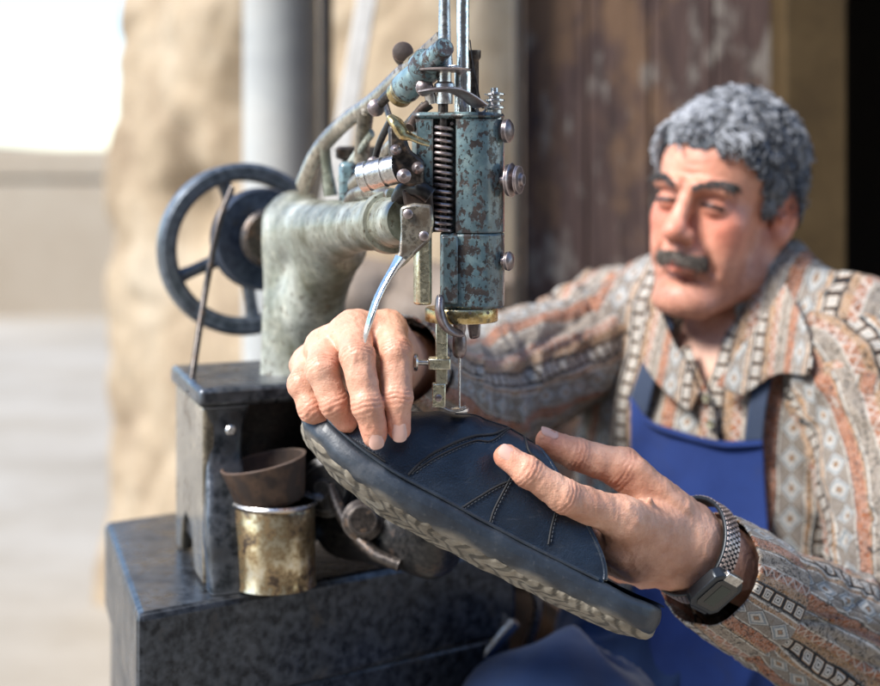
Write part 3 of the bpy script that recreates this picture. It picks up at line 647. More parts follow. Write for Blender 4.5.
knob(P(500, 180, 1.14), kx, [(0, .004), (.006, .0045), (.0062, .0115), (.009, .0122), (.0095, .0115), (.0115, .007), (.013, .0105), (.015, .010), (.0155, .005), (.018, .004)], 'brown_steel')
knob(P(502, 261, 1.14), kx, [(0, .0035), (.003, .0035), (.0032, .0065), (.0055, .007), (.0075, .0055), (.0085, .002)], 'brown_steel')
# --- links at the left of the head
q = [P(388, 126, 1.115), P(396, 122, 1.115), P(403, 128, 1.115), P(410, 150, 1.115), P(424, 160, 1.115), P(424, 186, 1.115), P(409, 187, 1.115), P(389, 176, 1.115)]
mb = MB(); mb.prism(q, (0, .016, 0)); mb.build('rocker_block', 'dark_iron', t, bevel=.0025)
mb = MB(); mb.prism([P(402, 190, 1.12), P(432, 186, 1.12), P(434, 214, 1.12), P(418, 212, 1.12), P(404, 206, 1.12)], (0, .018, 0)); mb.build('rocker_block', 'rust', t, bevel=.002)
mb = MB(); g = spline([[*P(390, 117, 1.107), .0042], [*P(397, 124, 1.104), .0068], [*P(403, 134, 1.104), .0064], [*P(411, 137, 1.104), .0040], [*P(420, 141, 1.104), .0035], [*P(429, 144, 1.106), .0028]], 5); mb.tube(g[:, :3], g[:, 3], 14, sq=(.6, 1)); mb.build('brass_cam', 'brass', t)
ra = np.array([-.90, .36, -.22]); ra /= np.linalg.norm(ra)
q = P(393, 170, 1.12); mb = MB(); mb.lathe(q, ra, [(-.004, .0105), (.004, .0105), (.0045, .0095), (.006, .0095), (.0065, .0108), (.016, .0108), (.0165, .0098), (.018, .0098), (.0185, .0110), (.024, .0110), (.0255, .009), (.0256, .004)], 40); mb.build('roller', 'steel', t)
# foot lift lever: plate at the head, curved steel tail
g = spline([[*P(416, 212, 1.105), .0105], [*P(412, 226, 1.103), .0115], [*P(409, 240, 1.102), .0120], [*P(402, 256, 1.10), .0085], [*P(393, 270, 1.098), .0058], [*P(384, 285, 1.095), .0050], [*P(376, 302, 1.09), .0047], [*P(370, 320, 1.086), .0042], [*P(366, 334, 1.086), .0033], [*P(365, 342, 1.087), .0018]], 7)
mb = MB(); k = 22; mb.tube(g[k:, :3], g[k:, 3], 18, sq=(.5, 1)); mb.build('lifter_lever', 'bright_steel', t)
mb = MB(); mb.prism([P(400, 207, 1.103), P(414, 203, 1.103), P(432, 205, 1.103), P(434, 222, 1.103), P(431, 240, 1.103), P(418, 252, 1.102), P(405, 265, 1.10), P(396, 272, 1.099), P(391, 267, 1.098), P(399, 252, 1.1), P(401, 230, 1.103)], (0, .006, 0)); mb.build('lever_plate', 'lever_iron', t, bevel=.002)
for (px, py) in ((408, 214), (424, 236)):
    mb = MB(); mb.lathe(P(px, py, 1.1025), (0, -1, 0), [(0, .0034), (.002, .0034), (.003, .002)], 16); mb.build('screw', 'brown_steel', t)
# top link truss running back along the arm
def strut(pts, r, name='link_rod', mat='pale_paint', sq=(1, .6)):
    mb = MB(); g = spline([[*P(a, b, d), rr] for (a, b, d), rr in zip(pts, r)], 6); mb.tube(g[:, :3], g[:, 3], 14, sq=sq); return mb.build(name, mat, t)
strut([(303, 186, 1.40), (318, 152, 1.37), (345, 122, 1.32), (372, 102, 1.26), (404, 72, 1.20), (425, 55, 1.17), (441, 38, 1.16)], [.0105, .009, .008, .0075, .0075, .0075, .006], 'link_arm', 'tan_paint')
strut([(358, 196, 1.30), (362, 150, 1.30), (366, 112, 1.27)], [.007, .006, .0065], mat='tan_paint')
strut([(331, 196, 1.36), (327, 168, 1.36), (325, 145, 1.355)], [.006, .0045, .0045])
strut([(352, 186, 1.28), (378, 160, 1.24), (398, 138, 1.2), (424, 108, 1.16)], [.0065, .006, .0055, .005], 'link_arm', 'tan_paint')
strut([(384, 100, 1.22), (390, 118, 1.20), (396, 128, 1.18)], [.004, .0035, .004], mat='dark_iron')
strut([(340, 180, 1.33), (352, 160, 1.31), (372, 133, 1.28)], [.004, .0035, .004])
mb = MB(); mb.lathe(P(357, 172, 1.38), ez, [(-.014, .011), (.010, .013), (.012, .0185), (.02, .019), (.022, .016)], 30); mb.build('oil_cup', 'dark_iron', t)
mb = MB(); mb.box(P(348, 184, 1.30), (.007, 0, 0), (0, .012, 0), (0, 0, .018)); mb.build('link_bracket', 'blue_paint', t, bevel=.004)
la = P(440, 52, 1.13)-P(402, 92, 1.18); la /= np.linalg.norm(la)
mb = MB(); mb.lathe(P(402, 92, 1.17), la, [(-.006, .009), (-.005, .0102), (.002, .0105), (.003, .009), (.006, .009)], 30); mb.build('brass_ferrule', 'brass', t)
mb = MB(); mb.lathe(P(402, 92, 1.17), la, [(.0065, .0115), (.018, .0110), (.034, .0092), (.036, .0125), (.044, .0125), (.046, .009), (.07, .007)], 30); mb.build('take_up_arm', 'blue_paint', t)
mb = MB(); mb.lathe(P(403, 54, 1.2), (0, -1, .2), [(-.01, .007), (0, .008), (.006, .008), (.008, .005)], 24); mb.build('pivot_nut', 'rust', t)
for k_, (pts_, r_, mt_) in enumerate([
    ([(376, 108, 1.19), (392, 92, 1.17), (408, 84, 1.16), (424, 86, 1.14)], .0042, 'dark_iron'),
    ([(410, 128, 1.13), (420, 112, 1.14), (430, 104, 1.14)], .0040, 'rust'),
    ([(418, 72, 1.15), (428, 88, 1.14), (432, 104, 1.14)], .0048, 'steel'),
    ([(392, 118, 1.16), (380, 142, 1.19), (374, 164, 1.21)], .0032, 'black_iron'),
    ([(346, 214, 1.27), (352, 198, 1.26), (368, 192, 1.22), (392, 196, 1.17)], .0060, 'lever_iron'),
    ([(398, 200, 1.14), (404, 190, 1.13), (418, 188, 1.12), (430, 196, 1.12)], .0065, 'black_iron')]):
    strut(pts_, [r_]*len(pts_), 'link_rod', mt_, (1, .8))
for px, py, d_, r_ in ((376, 108, 1.187, .0065), (424, 88, 1.136, .006), (374, 164, 1.2, .0055), (404, 176, 1.106, .005), (396, 150, 1.112, .004), (418, 168, 1.112, .0045)):
    mb = MB(); mb.lathe(P(px, py, d_), (0, -1, 0), [(-.004, r_), (.003, r_), (.0045, r_*.75), (.006, r_*.4)], 14); mb.build('bolt', 'brown_steel', t)
# --- below the head: presser bar, foot, needle
d2 = 1.140
def bar_(px0, px1, py0, py1, d, th, name, mat, bev=.0008):
    a, b = P(px0, py0, d), P(px1, py1, d); c = (a+b)/2; mb = MB(); mb.box(c, ((b[0]-a[0])/2, 0, 0), (0, th, 0), (0, 0, abs(a[2]-b[2])/2)); return mb.build(name, mat, t, bevel=bev)
bar_(435.5, 447.5, 318, 384, d2, .0042, 'presser_bar', 'old_brass')
bar_(428.5, 450.5, 357.5, 369, d2-.001, .0068, 'clamp_block', 'old_brass', .001)
mb = MB(); q = P(428, 362.5, d2-.001); mb.lathe(q, (-1, -.05, .02), [(-.002, .0018), (.0072, .0018), (.0073, .0055), (.0085, .0064), (.010, .0060), (.0106, .003)], 26); mb.build('thumb_knob', 'steel', t)
bar_(432, 445.5, 383, 407, d2-.002, .0038, 'presser_foot', 'old_brass')
mb = MB(); mb.lathe(P(438.5, 398, d2-.0055), (0, -1, 0), [(-.001, .0026), (.0012, .0026), (.0018, .0016)], 16); mb.build('screw', 'brown_steel', t)
mb = MB(); g = spline([P(436, 405, d2), P(444, 407.5, d2), P(450, 410, d2), P(460, 409.5, d2), P(466, 407, d2)], 5); mb.tube(g, .0042, 14, sq=(.30, 1)); mb.build('foot_toe', 'steel', t)
mb = MB(); mb.lathe(P(459.5, 409, 1.15), ez, [(-.0015, .0066), (.0006, .0068), (.0012, .006)], 28); mb.build('needle_guide', 'bright_steel', t)
g = spline([[*P(440, 300, 1.117), .0078], [*P(440, 312, 1.115), .0085], [*P(444, 324, 1.115), .0080], [*P(452, 331, 1.118), .0065], [*P(461, 333, 1.125), .004]], 6)
mb = MB(); mb.tube(np.vstack([P(440, 294.5, 1.118), P(440, 296, 1.118), g[:, :3]]), np.r_[.002, .0055, g[:, 3]], 22, sq=(.42, 1)); 
mb.build('thumb_lever', 'brown_steel', t)
mb = MB(); mb.lathe((P(459.5, 0, 1.15)[0], 1.15, 0), ez, [(zof(358), .0028), (zof(355), .0045), (zof(350), .0052), (zof(338), .0050), (zof(334), .004), (zof(330), .0045), (zof(320), .0045)], 20); mb.build('needle_clamp', 'brown_steel', t)
mb = MB(); mb.tube([P(459.5, 356, 1.15), P(459.5, 380, 1.15), P(459.5, 408, 1.15)], [.00095, .0008, .0006], 10); mb.build('needle', 'bright_steel', t)
mb = MB(); mb.prism([P(467, 322, 1.16), P(481, 322, 1.16), P(480, 338, 1.16), P(470, 340, 1.16)], (0, .012, 0)); mb.build('clamp_lug', 'brown_steel', t, bevel=.002)
# dark working parts between can and shoe
mb = MB(); mb.lathe(P(330, 486, 1.365), (-.2, -1, .1), [(0, .012), (.004, .024), (.012, .025), (.014, .020), (.020, .019), (.021, .008), (.026, .007)], 36); mb.build('cam_disc', 'black_iron', t)
mb = MB(); mb.lathe(P(362, 520, 1.325), (.1, -1, .2), [(0, .016), (.008, .017), (.010, .012), (.016, .011)], 30); mb.build('cam_disc', 'dark_iron', t)
mb = MB(); mb.tube(spline([P(330, 486, 1.345), P(345, 520, 1.33), P(372, 552, 1.31), P(400, 565, 1.30)], 5), .0055, 12); mb.build('link_rod', 'dark_iron', t)
# lower arm below the shoe
f = Field([-.13, 1.12, .70], [.05, 1.46, .93], .0022)
f.cone(P(345, 430, 1.40), P(352, 520, 1.385), .030, .030, .01); f.cone(P(352, 520, 1.385), P(430, 545, 1.31), .032, .025, .012)
f.cone(P(430, 545, 1.31), P(446, 500, 1.26), .023, .016, .012)
V, F = f.nets(); V = V+vnormals(V, F)*(.0005*fbm(V*60, 3)[:, None]); link('lower_arm', np_mesh('lower_arm', V, F), 'black_iron', t)
# ================================================================== tin can, rusty cup, rag
cc = P(275, 545, 1.335); cc[2] = zt
t = thing('tin_can', cc, 'round golden tin can with scratched label standing on the table', 'tin can')
mm = M('worn_gold_tin', .28, .9); fz = mm.noise(70, 6, .7); 
mm.col(mm.ramp(fz, [(.38, (.045, .03, .02)), (.47, (.30, .21, .11)), (.55, (.62, .52, .34)), (.7, (.75, .70, .58))])); mm.metal(mm.ramp(fz, [(.4, .2), (.5, .9)])); mm.bump(fz, .3, .0008)
hcan = .071; rc = .0335
mb = MB(); mb.lathe(cc, ez, [(0.001, rc-.001), (.002, rc+.001), (.005, rc), (.02, rc), (hcan-.006, rc), (hcan-.004, rc-.0008), (hcan-.0015, rc+.0008), (hcan, rc), (hcan-.0005, rc-.0018), (hcan-.006, rc-.0018), (.004, rc-.002), (.0035, .001)], 64, cap=False); mb.build('can_body', mm.m, t)
mb = MB(); mb.lathe(cc, ez, [(hcan-.0022, rc+.0012), (hcan-.0005, rc+.002), (hcan+.0012, rc+.0008), (hcan+.0006, rc-.0014)], 64, cap=False); mb.build('rim', 'steel', t)
ua = np.array([-.20, -.05, .98]); ua /= np.linalg.norm(ua); uc = P(272, 503, 1.335)
mb = MB(); mb.lathe(uc, ua, [(0, .004), (.001, .027), (.004, .029), (.034, .0355), (.036, .0362), (.0365, .034), (.006, .027), (.005, .003)], 56); o = mb.build('rusty_cup', 'rust'); tag(o, 'small dark rusty cup tilted on top of the golden tin can', 'cup')
# crumpled foil / rag bits
def rag(px, py, d, r, seed, label, mat='white_wood'):
    u, v = np.meshgrid(np.linspace(-1, 1, 24), np.linspace(-1, 1, 24), indexing='ij'); c = P(px, py, d)
    G = np.stack([c[0]+r*u, c[1]+r*v, c[2]+r*.5*fbm(np.stack([u*1.3, v*1.3, u*0+seed], -1), 2, seed)], -1)
    o = loft('rag_scrap', G, mat, None, closed=False); s = o.modifiers.new('th', 'SOLIDIFY'); s.thickness = .0015; tag(o, label, 'rag', None)
rag(312, 492, 1.345, .010, 9, 'grey crumpled scrap beside the rusty cup', 'leg_iron')
MAT['stitch'] = M('grey_thread', .7, color=(.035, .04, .05)).m
# ================================================================== shoe
La = np.array([.888, 0, -.46]); aa = math.radians(18)
Ua = -(math.cos(aa)*np.array([-.46, 0, -.888])+math.sin(aa)*np.array([0, -1., 0])); Wa = np.cross(La, Ua); Ls = .296
O0 = P(291, 438, 1.150)
def SH(s, w_, h): s = np.asarray(s)[..., None]; return O0+La*(s*Ls)+Wa*np.asarray(w_)[..., None]+Ua*np.asarray(h)[..., None]
kx_ = np.array([0, .012, .035, .08, .16, .27, .38, .5, .62, .76, .88, .95, .985, 1.0]); kw = np.array([.002, .014, .0225, .031, .040, .0455, .0465, .041, .0365, .0365, .036, .030, .018, .003])
def hw_(s): return np.interp(s, kx_, kw)
def bend(s): return .019*np.clip(1-s/.30, 0, 1)**2+.004*np.clip((s-.85)/.15, 0, 1)**2-.003*np.sin(np.pi*s)
sS = np.r_[np.linspace(0, .06, 16)[:-1], np.linspace(.06, .93, 90)[:-1], np.linspace(.93, 1, 18)]
# smooth the width profile
ws = hw_(sS); 
for _ in range(6): ws[1:-1] = .25*ws[:-2]+.5*ws[1:-1]+.25*ws[2:]
shoe = thing('shoe', O0+La*.15, 'dark blue black leather shoe held upside tilted under the needle', 'shoe')
shoe['label'] = 'dark blue black leather shoe with a thick dusty sole held under the needle'
def superloop(w_, h0, h1, p, n=56):
    a = np.linspace(0, 2*math.pi, n, endpoint=False); ca, sa = np.cos(a), np.sin(a)
    return np.sign(ca)*np.abs(ca)**p*w_, (h0+h1)/2+(h1-h0)/2*np.sign(sa)*np.abs(sa)**p
G = []; D_ = []
for s, w_ in zip(sS, ws):
    e_ = min(1, w_/.02); x, y = superloop(w_, -(.0095+.0035*min(1, s/.35))*e_, .0100*e_, .45); x = x*(1-.05*np.clip((-.004-y)/.008, 0, 1)+.008*np.sin((y+.004)*300)); D_.append(np.clip((-.0090-y+.0025*math.sin(s*31))/.004, 0, 1)*.9); y = y+bend(s)
    G.append(SH(np.full(len(x), s), x, y))
G = np.array(G); G = G+.0006*fbm(G*60, 3)[..., None]
D_ = np.array(D_); D_ = np.concatenate([D_, D_[:, :1]], 1); loft('sole', G, 'rubber', shoe, tint=np.repeat(D_.reshape(-1, 1), 3, 1))
# tread layer with wavy ridges, underneath
G = []; Tn = []
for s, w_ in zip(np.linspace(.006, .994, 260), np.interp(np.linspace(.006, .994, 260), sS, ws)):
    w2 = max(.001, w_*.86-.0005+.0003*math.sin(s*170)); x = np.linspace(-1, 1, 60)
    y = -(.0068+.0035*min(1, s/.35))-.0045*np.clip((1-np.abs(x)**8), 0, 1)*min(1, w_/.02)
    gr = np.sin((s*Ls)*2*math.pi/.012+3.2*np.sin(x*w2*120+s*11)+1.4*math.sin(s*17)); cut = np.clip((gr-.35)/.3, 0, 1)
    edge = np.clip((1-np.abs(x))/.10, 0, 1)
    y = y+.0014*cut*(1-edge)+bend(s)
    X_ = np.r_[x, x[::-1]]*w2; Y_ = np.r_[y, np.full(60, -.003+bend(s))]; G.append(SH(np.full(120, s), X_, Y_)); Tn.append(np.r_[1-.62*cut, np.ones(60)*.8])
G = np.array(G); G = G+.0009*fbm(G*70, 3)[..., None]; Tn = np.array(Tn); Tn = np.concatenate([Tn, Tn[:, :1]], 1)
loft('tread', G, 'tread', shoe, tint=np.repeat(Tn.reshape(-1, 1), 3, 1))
# upper
hk = np.array([[.0, .003], [.03, .008], [.07, .016], [.13, .029], [.22, .047], [.32, .0625], [.42, .071], [.5, .072], [.58, .069], [.7, .060], [.82, .050]])
def upper(s, th, off=0.0):
    h = np.interp(s, hk[:, 0], hk[:, 1]); w_ = np.interp(s, sS, ws)*.93-.001; ct, st = np.cos(th), np.sin(th)
    x = np.sign(ct)*np.abs(ct)**.72*w_; y = .0085+np.abs(st)**.85*h
    n = np.stack([ct/np.maximum(w_, .01), st/np.maximum(h, .01)], -1); n /= np.linalg.norm(n, axis=-1, keepdims=True)
    wr = .0012*np.sin(s*70+np.cos(th)*3)*np.exp(-((s-.36)/.12)**2)*np.clip(st, 0, 1)
    return SH(s, x+n[..., 0]*(off+wr), y+bend(s)+n[..., 1]*(off+wr))
tu, th = np.meshgrid(np.linspace(0, 1, 110), np.linspace(-.12, math.pi+.12, 90), indexing='ij')
send = .815-.27*np.clip(np.sin(th), 0, 1)**1.6; ss = .012+(send-.012)*tu**.9
h_lo = np.where(np.sin(th) < 0, 0, 1)
G1 = upper(ss, np.clip(th, .0, math.pi)); G1 = np.where((np.sin(th) < 0)[..., None], G1-Ua*.006, G1)
G1 = G1+.0004*fbm(G1*90, 3)[..., None]
o = loft('upper', G1, 'leather', shoe, closed=False); md = o.modifiers.new('th', 'SOLIDIFY'); md.thickness = .0022; md.offset = 1
sg = ss[:, 3:-3]; tg = th[:, 3:-3]; GP = upper(sg, tg); pxg = 440+FPX*GP[..., 0]/GP[..., 1]; pyg = HOR+(HC-GP[..., 2])*FPX/GP[..., 1]
near = tg < 1.9
def at_px(px, py):
    dd = (pxg-px)**2+(pyg-py)**2+(~near)*1e6; i = np.unravel_index(np.argmin(dd), dd.shape); return sg[i], tg[i]
def seam(pix, r=.0007, off=.0006, name='seam', mat='thread'):
    q = np.array([at_px(*p) for p in pix]); q = spline(q, 6); mb = MB(); mb.tube(np.array([upper(np.array(a), np.array(b), off) for a, b in q]), r, 8); mb.build(name, mat, shoe)
    qs = spline(q[::3], 14); W3 = np.array([upper(np.array(a), np.array(b), off+.0001) for a, b in qs]); mb = MB(); sgv = np.r_[0, np.cumsum(np.linalg.norm(np.diff(W3, axis=0), axis=1))]
    for s0_ in np.arange(.002, sgv[-1]-.003, .0030):
        for o_ in (.0016,):
            pp = np.stack([np.interp([s0_, s0_+.0019], sgv, W3[:, i]) for i in range(3)], 1); sd3 = np.cross(pp[1]-pp[0], [0, -1., .2]); sd3 /= np.linalg.norm(sd3)+1e-9; mb.tube(pp+sd3*o_, .00035, 6)
    if mb.v: mb.build('stitching', MAT['stitch'], shoe)
seam([(408, 474), (425, 459), (448, 446), (474, 437), (497, 433), (513, 436), (528, 449), (540, 462)], .0009)
seam([(414, 473), (430, 460), (450, 450), (475, 441.5), (496, 438), (509, 441)], .0006)
seam([(462, 509), (480, 496), (497, 486), (512, 479)]); seam([(490, 524), (496, 508), (505, 488), (511, 476)]); seam([(547, 546), (551, 530), (556, 512)])
seam([(455, 412), (480, 413), (503, 420), (520, 431), (532, 443)], .0007); seam([(385, 462), (372, 452), (352, 440)], .0007)
# padded collar edge at the opening and pale lining
th1 = np.linspace(0.02, math.pi-.02, 60); se = .815-.27*np.sin(th1)**1.6
mb = MB(); mb.tube(upper(se, th1, -.0008), .0019, 10); mb.build('collar_edge', 'leather', shoe)
mb = MB(); mb.tube(upper(se+.004, th1, -.0035), .0016, 8); mb.build('lining', 'white_wood', shoe)
s2 = np.linspace(.04, .80, 90); mb = MB(); mb.tube(upper(s2, np.full(90, .0), .0012), .0014, 8); mb.build('welt', 'rubber', shoe)
# insole filling the sole's top
G = np.array([SH(np.full(12, s), np.linspace(-1, 1, 12)*max(.001, w_-.004), np.full(12, .0112)+bend(s)) for s, w_ in zip(sS, ws)]); loft('insole', G, 'leather', shoe, closed=False)
# ================================================================== person
S_ = np.array([.82, -.57, 0]); S_ /= np.linalg.norm(S_); F_ = np.array([-S_[1]*-1, -S_[0], 0]); F_ = np.array([-.57, -.82, 0]); F_ /= np.linalg.norm(F_)
mid = np.array([.298, 1.648, .925]); RT = np.stack([S_, F_, ez], 1)
RS, LS = mid-S_*.130, mid+S_*.130; NB = mid+ez*.055-F_*.012
T = Field([.02, 1.33, .42], [.62, 2.0, 1.06], .004)
T.ell(mid-ez*.135, (.165, .112, .20), .02, R=RT); T.ell(mid-ez*.33+F_*.03, (.16, .14, .20), .06, R=RT); T.ell(mid-ez*.45+F_*.01, (.17, .15, .12), .05, R=RT)
T.cone(RS, LS, .055, .055, .03); T.ell(RS, .061, .03); T.ell(LS, .064, .03)
T.cone(NB+ez*.02, RS+ez*.005, .050, .042, .03); T.cone(NB+ez*.02, LS+ez*.005, .050, .042, .03)
T.cone(RS, P(585, 338, 1.69), .058, .052, .02); T.cone(LS, P(868, 395, 1.51), .060, .055, .02)
T0 = T.D.copy()
# ---- head
hc_ = P(723, 207, 1.615)
def rotm(ax, a): return np.array(Matrix.Rotation(math.radians(a), 3, ax))
RH_ = rotm('Y', 9) @ rotm('Z', -37) @ rotm('X', 7)
HV = np.array([.835, .88, .905]); HS = .885
def hl(p): return hc_+RH_ @ (np.array(p, float)*HV)
Hd = Field(hc_-[.135, .14, .20], hc_+[.135, .15, .15], .0017)
def he(c, r, k, op='+', rot=None): Hd.ell(hl(c), np.array(r)*HV*np.ones(3), k, op, R=RH_ if rot is None else RH_ @ rot)
def hcn(a, b, ra, rb, k, op='+'): Hd.cone(hl(a), hl(b), ra*HS, rb*HS, k, op)
he((0, .018, .042), (.072, .092, .078), .01); he((0, -.036, .040), (.061, .048, .055), .015); he((0, -.025, -.030), (.055, .062, .080), .02)
for sx in (-1, 1):
    hcn((sx*.056, .012, -.035), (sx*.047, -.005, -.070), .016, .016, .02); hcn((sx*.047, -.005, -.070), (sx*.023, -.072, -.100), .017, .0165, .02)
    he((sx*.040, -.057, -.012), (.019, .019, .017), .018); he((sx*.035, -.056, -.045), (.021, .022, .034), .016)
    hcn((sx*.043, -.079, .026), (sx*.012, -.090, .027), .0075, .0085, .008)
    he((sx*.030, -.099, .008), (.0165, .016, .0125), .010, '-')
    he((sx*.030, -.0735, .0065), (.0165, .0145, .0120), .003)
    hcn((sx*.014, -.0905, .0085), (sx*.030, -.0915, .0125), .0018, .0018, .0015, '-'); hcn((sx*.030, -.0915, .0125), (sx*.045, -.083, .0075), .0018, .0018, .0015, '-')
    hcn((sx*.016, -.0895, .001), (sx*.030, -.0905, -.004), .0014, .0014, .002, '-'); hcn((sx*.030, -.0905, -.004), (sx*.043, -.083, -.001), .0014, .0014, .002, '-')
hcn((0, -.084, .020), (0, -.1065, -.016), .0085, .0105, .007); he((0, -.1085, -.021), (.0140, .0145, .0125), .006)
for sx in (-1, 1):
    he((sx*.0125, -.0985, -.025), (.0085, .011, .0080), .004); he((sx*.0068, -.108, -.0325), (.0035, .005, .003), .002, '-')
    hcn((sx*.020, -.092, -.026), (sx*.036, -.074, -.062), .0024, .0030, .008, '-')
he((0, -.088, -.047), (.026, .013, .014), .010); 
hcn((-.020, -.0915, -.056), (0, -.101, -.0535), .003, .0048, .003); hcn((.020, -.0915, -.056), (0, -.101, -.0535), .003, .0048, .003)
hcn((-.018, -.0905, -.0615), (0, -.0985, -.0635), .0032, .0056, .003); hcn((.018, -.0905, -.0615), (0, -.0985, -.0635), .0032, .0056, .003)
hcn((-.022, -.096, -.0583), (.022, -.096, -.0583), .0012, .0012, .001, '-'); 
hcn((-.012, -.0985, -.0745), (.012, -.0985, -.0745), .0035, .0035, .008, '-'); he((0, -.085, -.097), (.026, .016, .018), .014)
for z_ in (.050, .060, .041): hcn((-.034, -.086, z_), (.034, -.086, z_), .0018, .0018, .003, '-')
# ears
for sx in (-1, 1):
    Re = rotm('Z', sx*-24) @ rotm('X', -12)
    he((sx*.074, .018, -.004), (.0065, .0175, .0315), .004, rot=Re); he((sx*.079, .014, .002), (.0045, .0105, .019), .003, '-', rot=Re); he((sx*.0725, .012, -.026), (.006, .009, .0095), .004, rot=Re)
    he((sx*.076, .007, -.004), (.004, .005, .006), .003, rot=Re)
hcn((0, .026, -.075), tuple(np.linalg.solve(RH_, NB-hc_+ez*.01)/HV), .052, .057, .025)
hcn((sx*.030, -.012, -.09), tuple(np.linalg.solve(RH_, mid+F_*.045-hc_+ez*.02)/HV), .010, .008, .02)
V, F = Hd.nets(); Lc = (V-hc_) @ RH_/HV
x, y, z = Lc.T; N = vnormals(V, F); V = V+N*(.0005*fbm(V*60, 3)[:, None])
tint = np.ones((len(V), 3)); g = lambda cx, cy, cz, r: np.exp(-(((x-cx)**2+(y-cy)**2+(z-cz)**2)/r**2))
def tn(wt, c): 
    global tint
    wt = np.clip(wt, 0, 1)[:, None]; tint = tint*(1-wt)+np.array(c)*tint*wt
tn(np.full(len(V), 1.), (.97, .85, .83))
tn(g(0, -.11, -.02, .02)*.8, (1.08, .74, .72)); tn((g(.045, -.07, -.015, .026)+g(-.045, -.07, -.015, .026))*.75, (1.12, .72, .70)); tn(g(.078, .015, 0, .035)*.7, (1.1, .72, .68))
tn(g(0, -.09, .055, .035)*.4, (1.1, .85, .82))
stb = np.clip((-.045-z)/.03, 0, 1)*np.clip((-z+.03), 0, 1)*(y < .01)*(y > -.2)*(z > -.125); tn(np.clip(stb*40, 0, 1)*(.55+.45*np.clip(fbm(Lc*700, 1)*2, -1, 1)), (.74, .72, .76))
lip = (np.abs(x) < .023)*(y < -.085)*np.exp(-((z+.0585)/.0065)**2); tn(lip*.85, (1.0, .55, .55))
tn((np.abs(x) < .022)*(y < -.085)*np.exp(-((z+.0583)/.0016)**2)*.8, (.35, .2, .2))
for sx in (-1, 1):
    dx = (x*sx-.030); zl = .0088-.9*dx**2*10-.06*dx
    sl = (np.abs(dx) < .0150)*(y < -.06)*np.exp(-(np.clip(np.abs(z-zl)-.0019, 0, 1)/.0012)**2); tn(sl*1., (.045, .035, .035))
    tn(np.exp(-(dx/.017)**2-((z-.010)/.010)**2)*(y < -.06)*.35, (.8, .68, .66))
    tn(np.exp(-(dx/.017)**2-((z+.006)/.006)**2)*(y < -.06)*.30, (.85, .70, .70))
    tn(g(sx*.0068, -.108, -.0325, .0045), (.25, .15, .15))
parts = [(V, F, tint)]
headV, headF, headL, headN = V, F, Lc, N
# ---- hands
def hand(wr, mcps, fingers, thumb, lo, hi, h, fore, tend=()):
    fld = Field(lo, hi, h)
    for (a, ra) in wr:
        for (b, rb) in mcps: fld.cone(a, b, ra*.8, rb*.92, .010)
    for i in range(len(mcps)-1): fld.cone(mcps[i][0], mcps[i+1][0], mcps[i][1]*.92, mcps[i+1][1]*.92, .006)
    for (a, ra), (b, rb) in fore: fld.cone(a, b, ra, rb, .012)
    for a, b, r_ in tend: fld.cone(a, b, r_, r_*1.2, .004)
    palm = fld.D.copy(); tot = palm.copy()
    for ch, kk in [(c, .007) for c in fingers]+[(thumb, .012)]:
        fld.D = np.full(fld.n, .05, np.float32)
        for (a, ra), (b, rb) in zip(ch[:-1], ch[1:]): fld.cone(a, b, ra, rb, .0025)
        for (a, ra) in ch[1:-1]: fld.ell(a, ra*1.005, .004)
        d = fld.D; hh = np.clip(.5+.5*(palm-d)/kk, 0, 1); fi = palm+(d-palm)*hh-kk*hh*(1-hh)
        hh = np.clip(.5+.5*(tot-fi)/.0012, 0, 1); tot = tot+(fi-tot)*hh-.0012*hh*(1-hh)
    fld.D = tot; V, F = fld.nets(); N = vnormals(V, F); tint = np.ones((len(V), 3))
    V = V+N*(.00030*(1-np.abs(fbm(V*[110, 110, 60]+fbm(V*40, 2)[:, None], 2, 7)))**3+.0006*fbm(V*70, 3)+.0004*fbm(V*[160, 160, 60], 2, 4))[:, None]
    for ch in fingers+[thumb]:
        for i in range(1, len(ch)-1):
            a, r = ch[i]; ax_ = ch[i+1][0]-ch[i-1][0]; ax_ /= np.linalg.norm(ax_); q = V-a; t_ = q @ ax_; rr = np.linalg.norm(q-t_[:, None]*ax_, axis=1)
            near_ = np.exp(-(t_/.0060)**2)*np.exp(-(np.maximum(rr-r*1.1, 0)/.003)**2)*(np.abs(rr) < r*1.6)*np.clip(-N[:, 1]*1.5+.3, 0, 1)
            cr = np.cos(t_*2*math.pi/.0034+2.2*fbm(q*160, 2))
            V = V-N*(near_*.00030*(1-cr))[:, None]
            wt = (near_*.25)[:, None]; tint = tint*(1-wt)+tint*np.array([1.05, .74, .68])*wt
            wt = (near_*.35*(cr < -.5))[:, None]; tint = tint*(1-wt)+tint*np.array([.62, .45, .42])*wt
        ax2 = ch[-1][0]-ch[-2][0]; ax2 /= np.linalg.norm(ax2); t2 = (V-ch[-1][0]) @ ax2; rr2 = np.linalg.norm(V-ch[-1][0], axis=1); wt = (np.exp(-((t2-.0065)/.0022)**2)*(rr2 < .013)*.35)[:, None]; tint = tint*(1-wt)+tint*np.array([.45, .38, .36])*wt
        a, r = ch[-1]; wt = (np.exp(-(np.linalg.norm(V-a, axis=1)/(r*1.7))**2)*.6)[:, None]; tint = tint*(1-wt)+tint*np.array([1.1, .72, .66])*wt
    return V, F, tint
def J(px, py, d, r): return (P(px, py, d), r*(.955 if r < 13 else 1)/1000.)
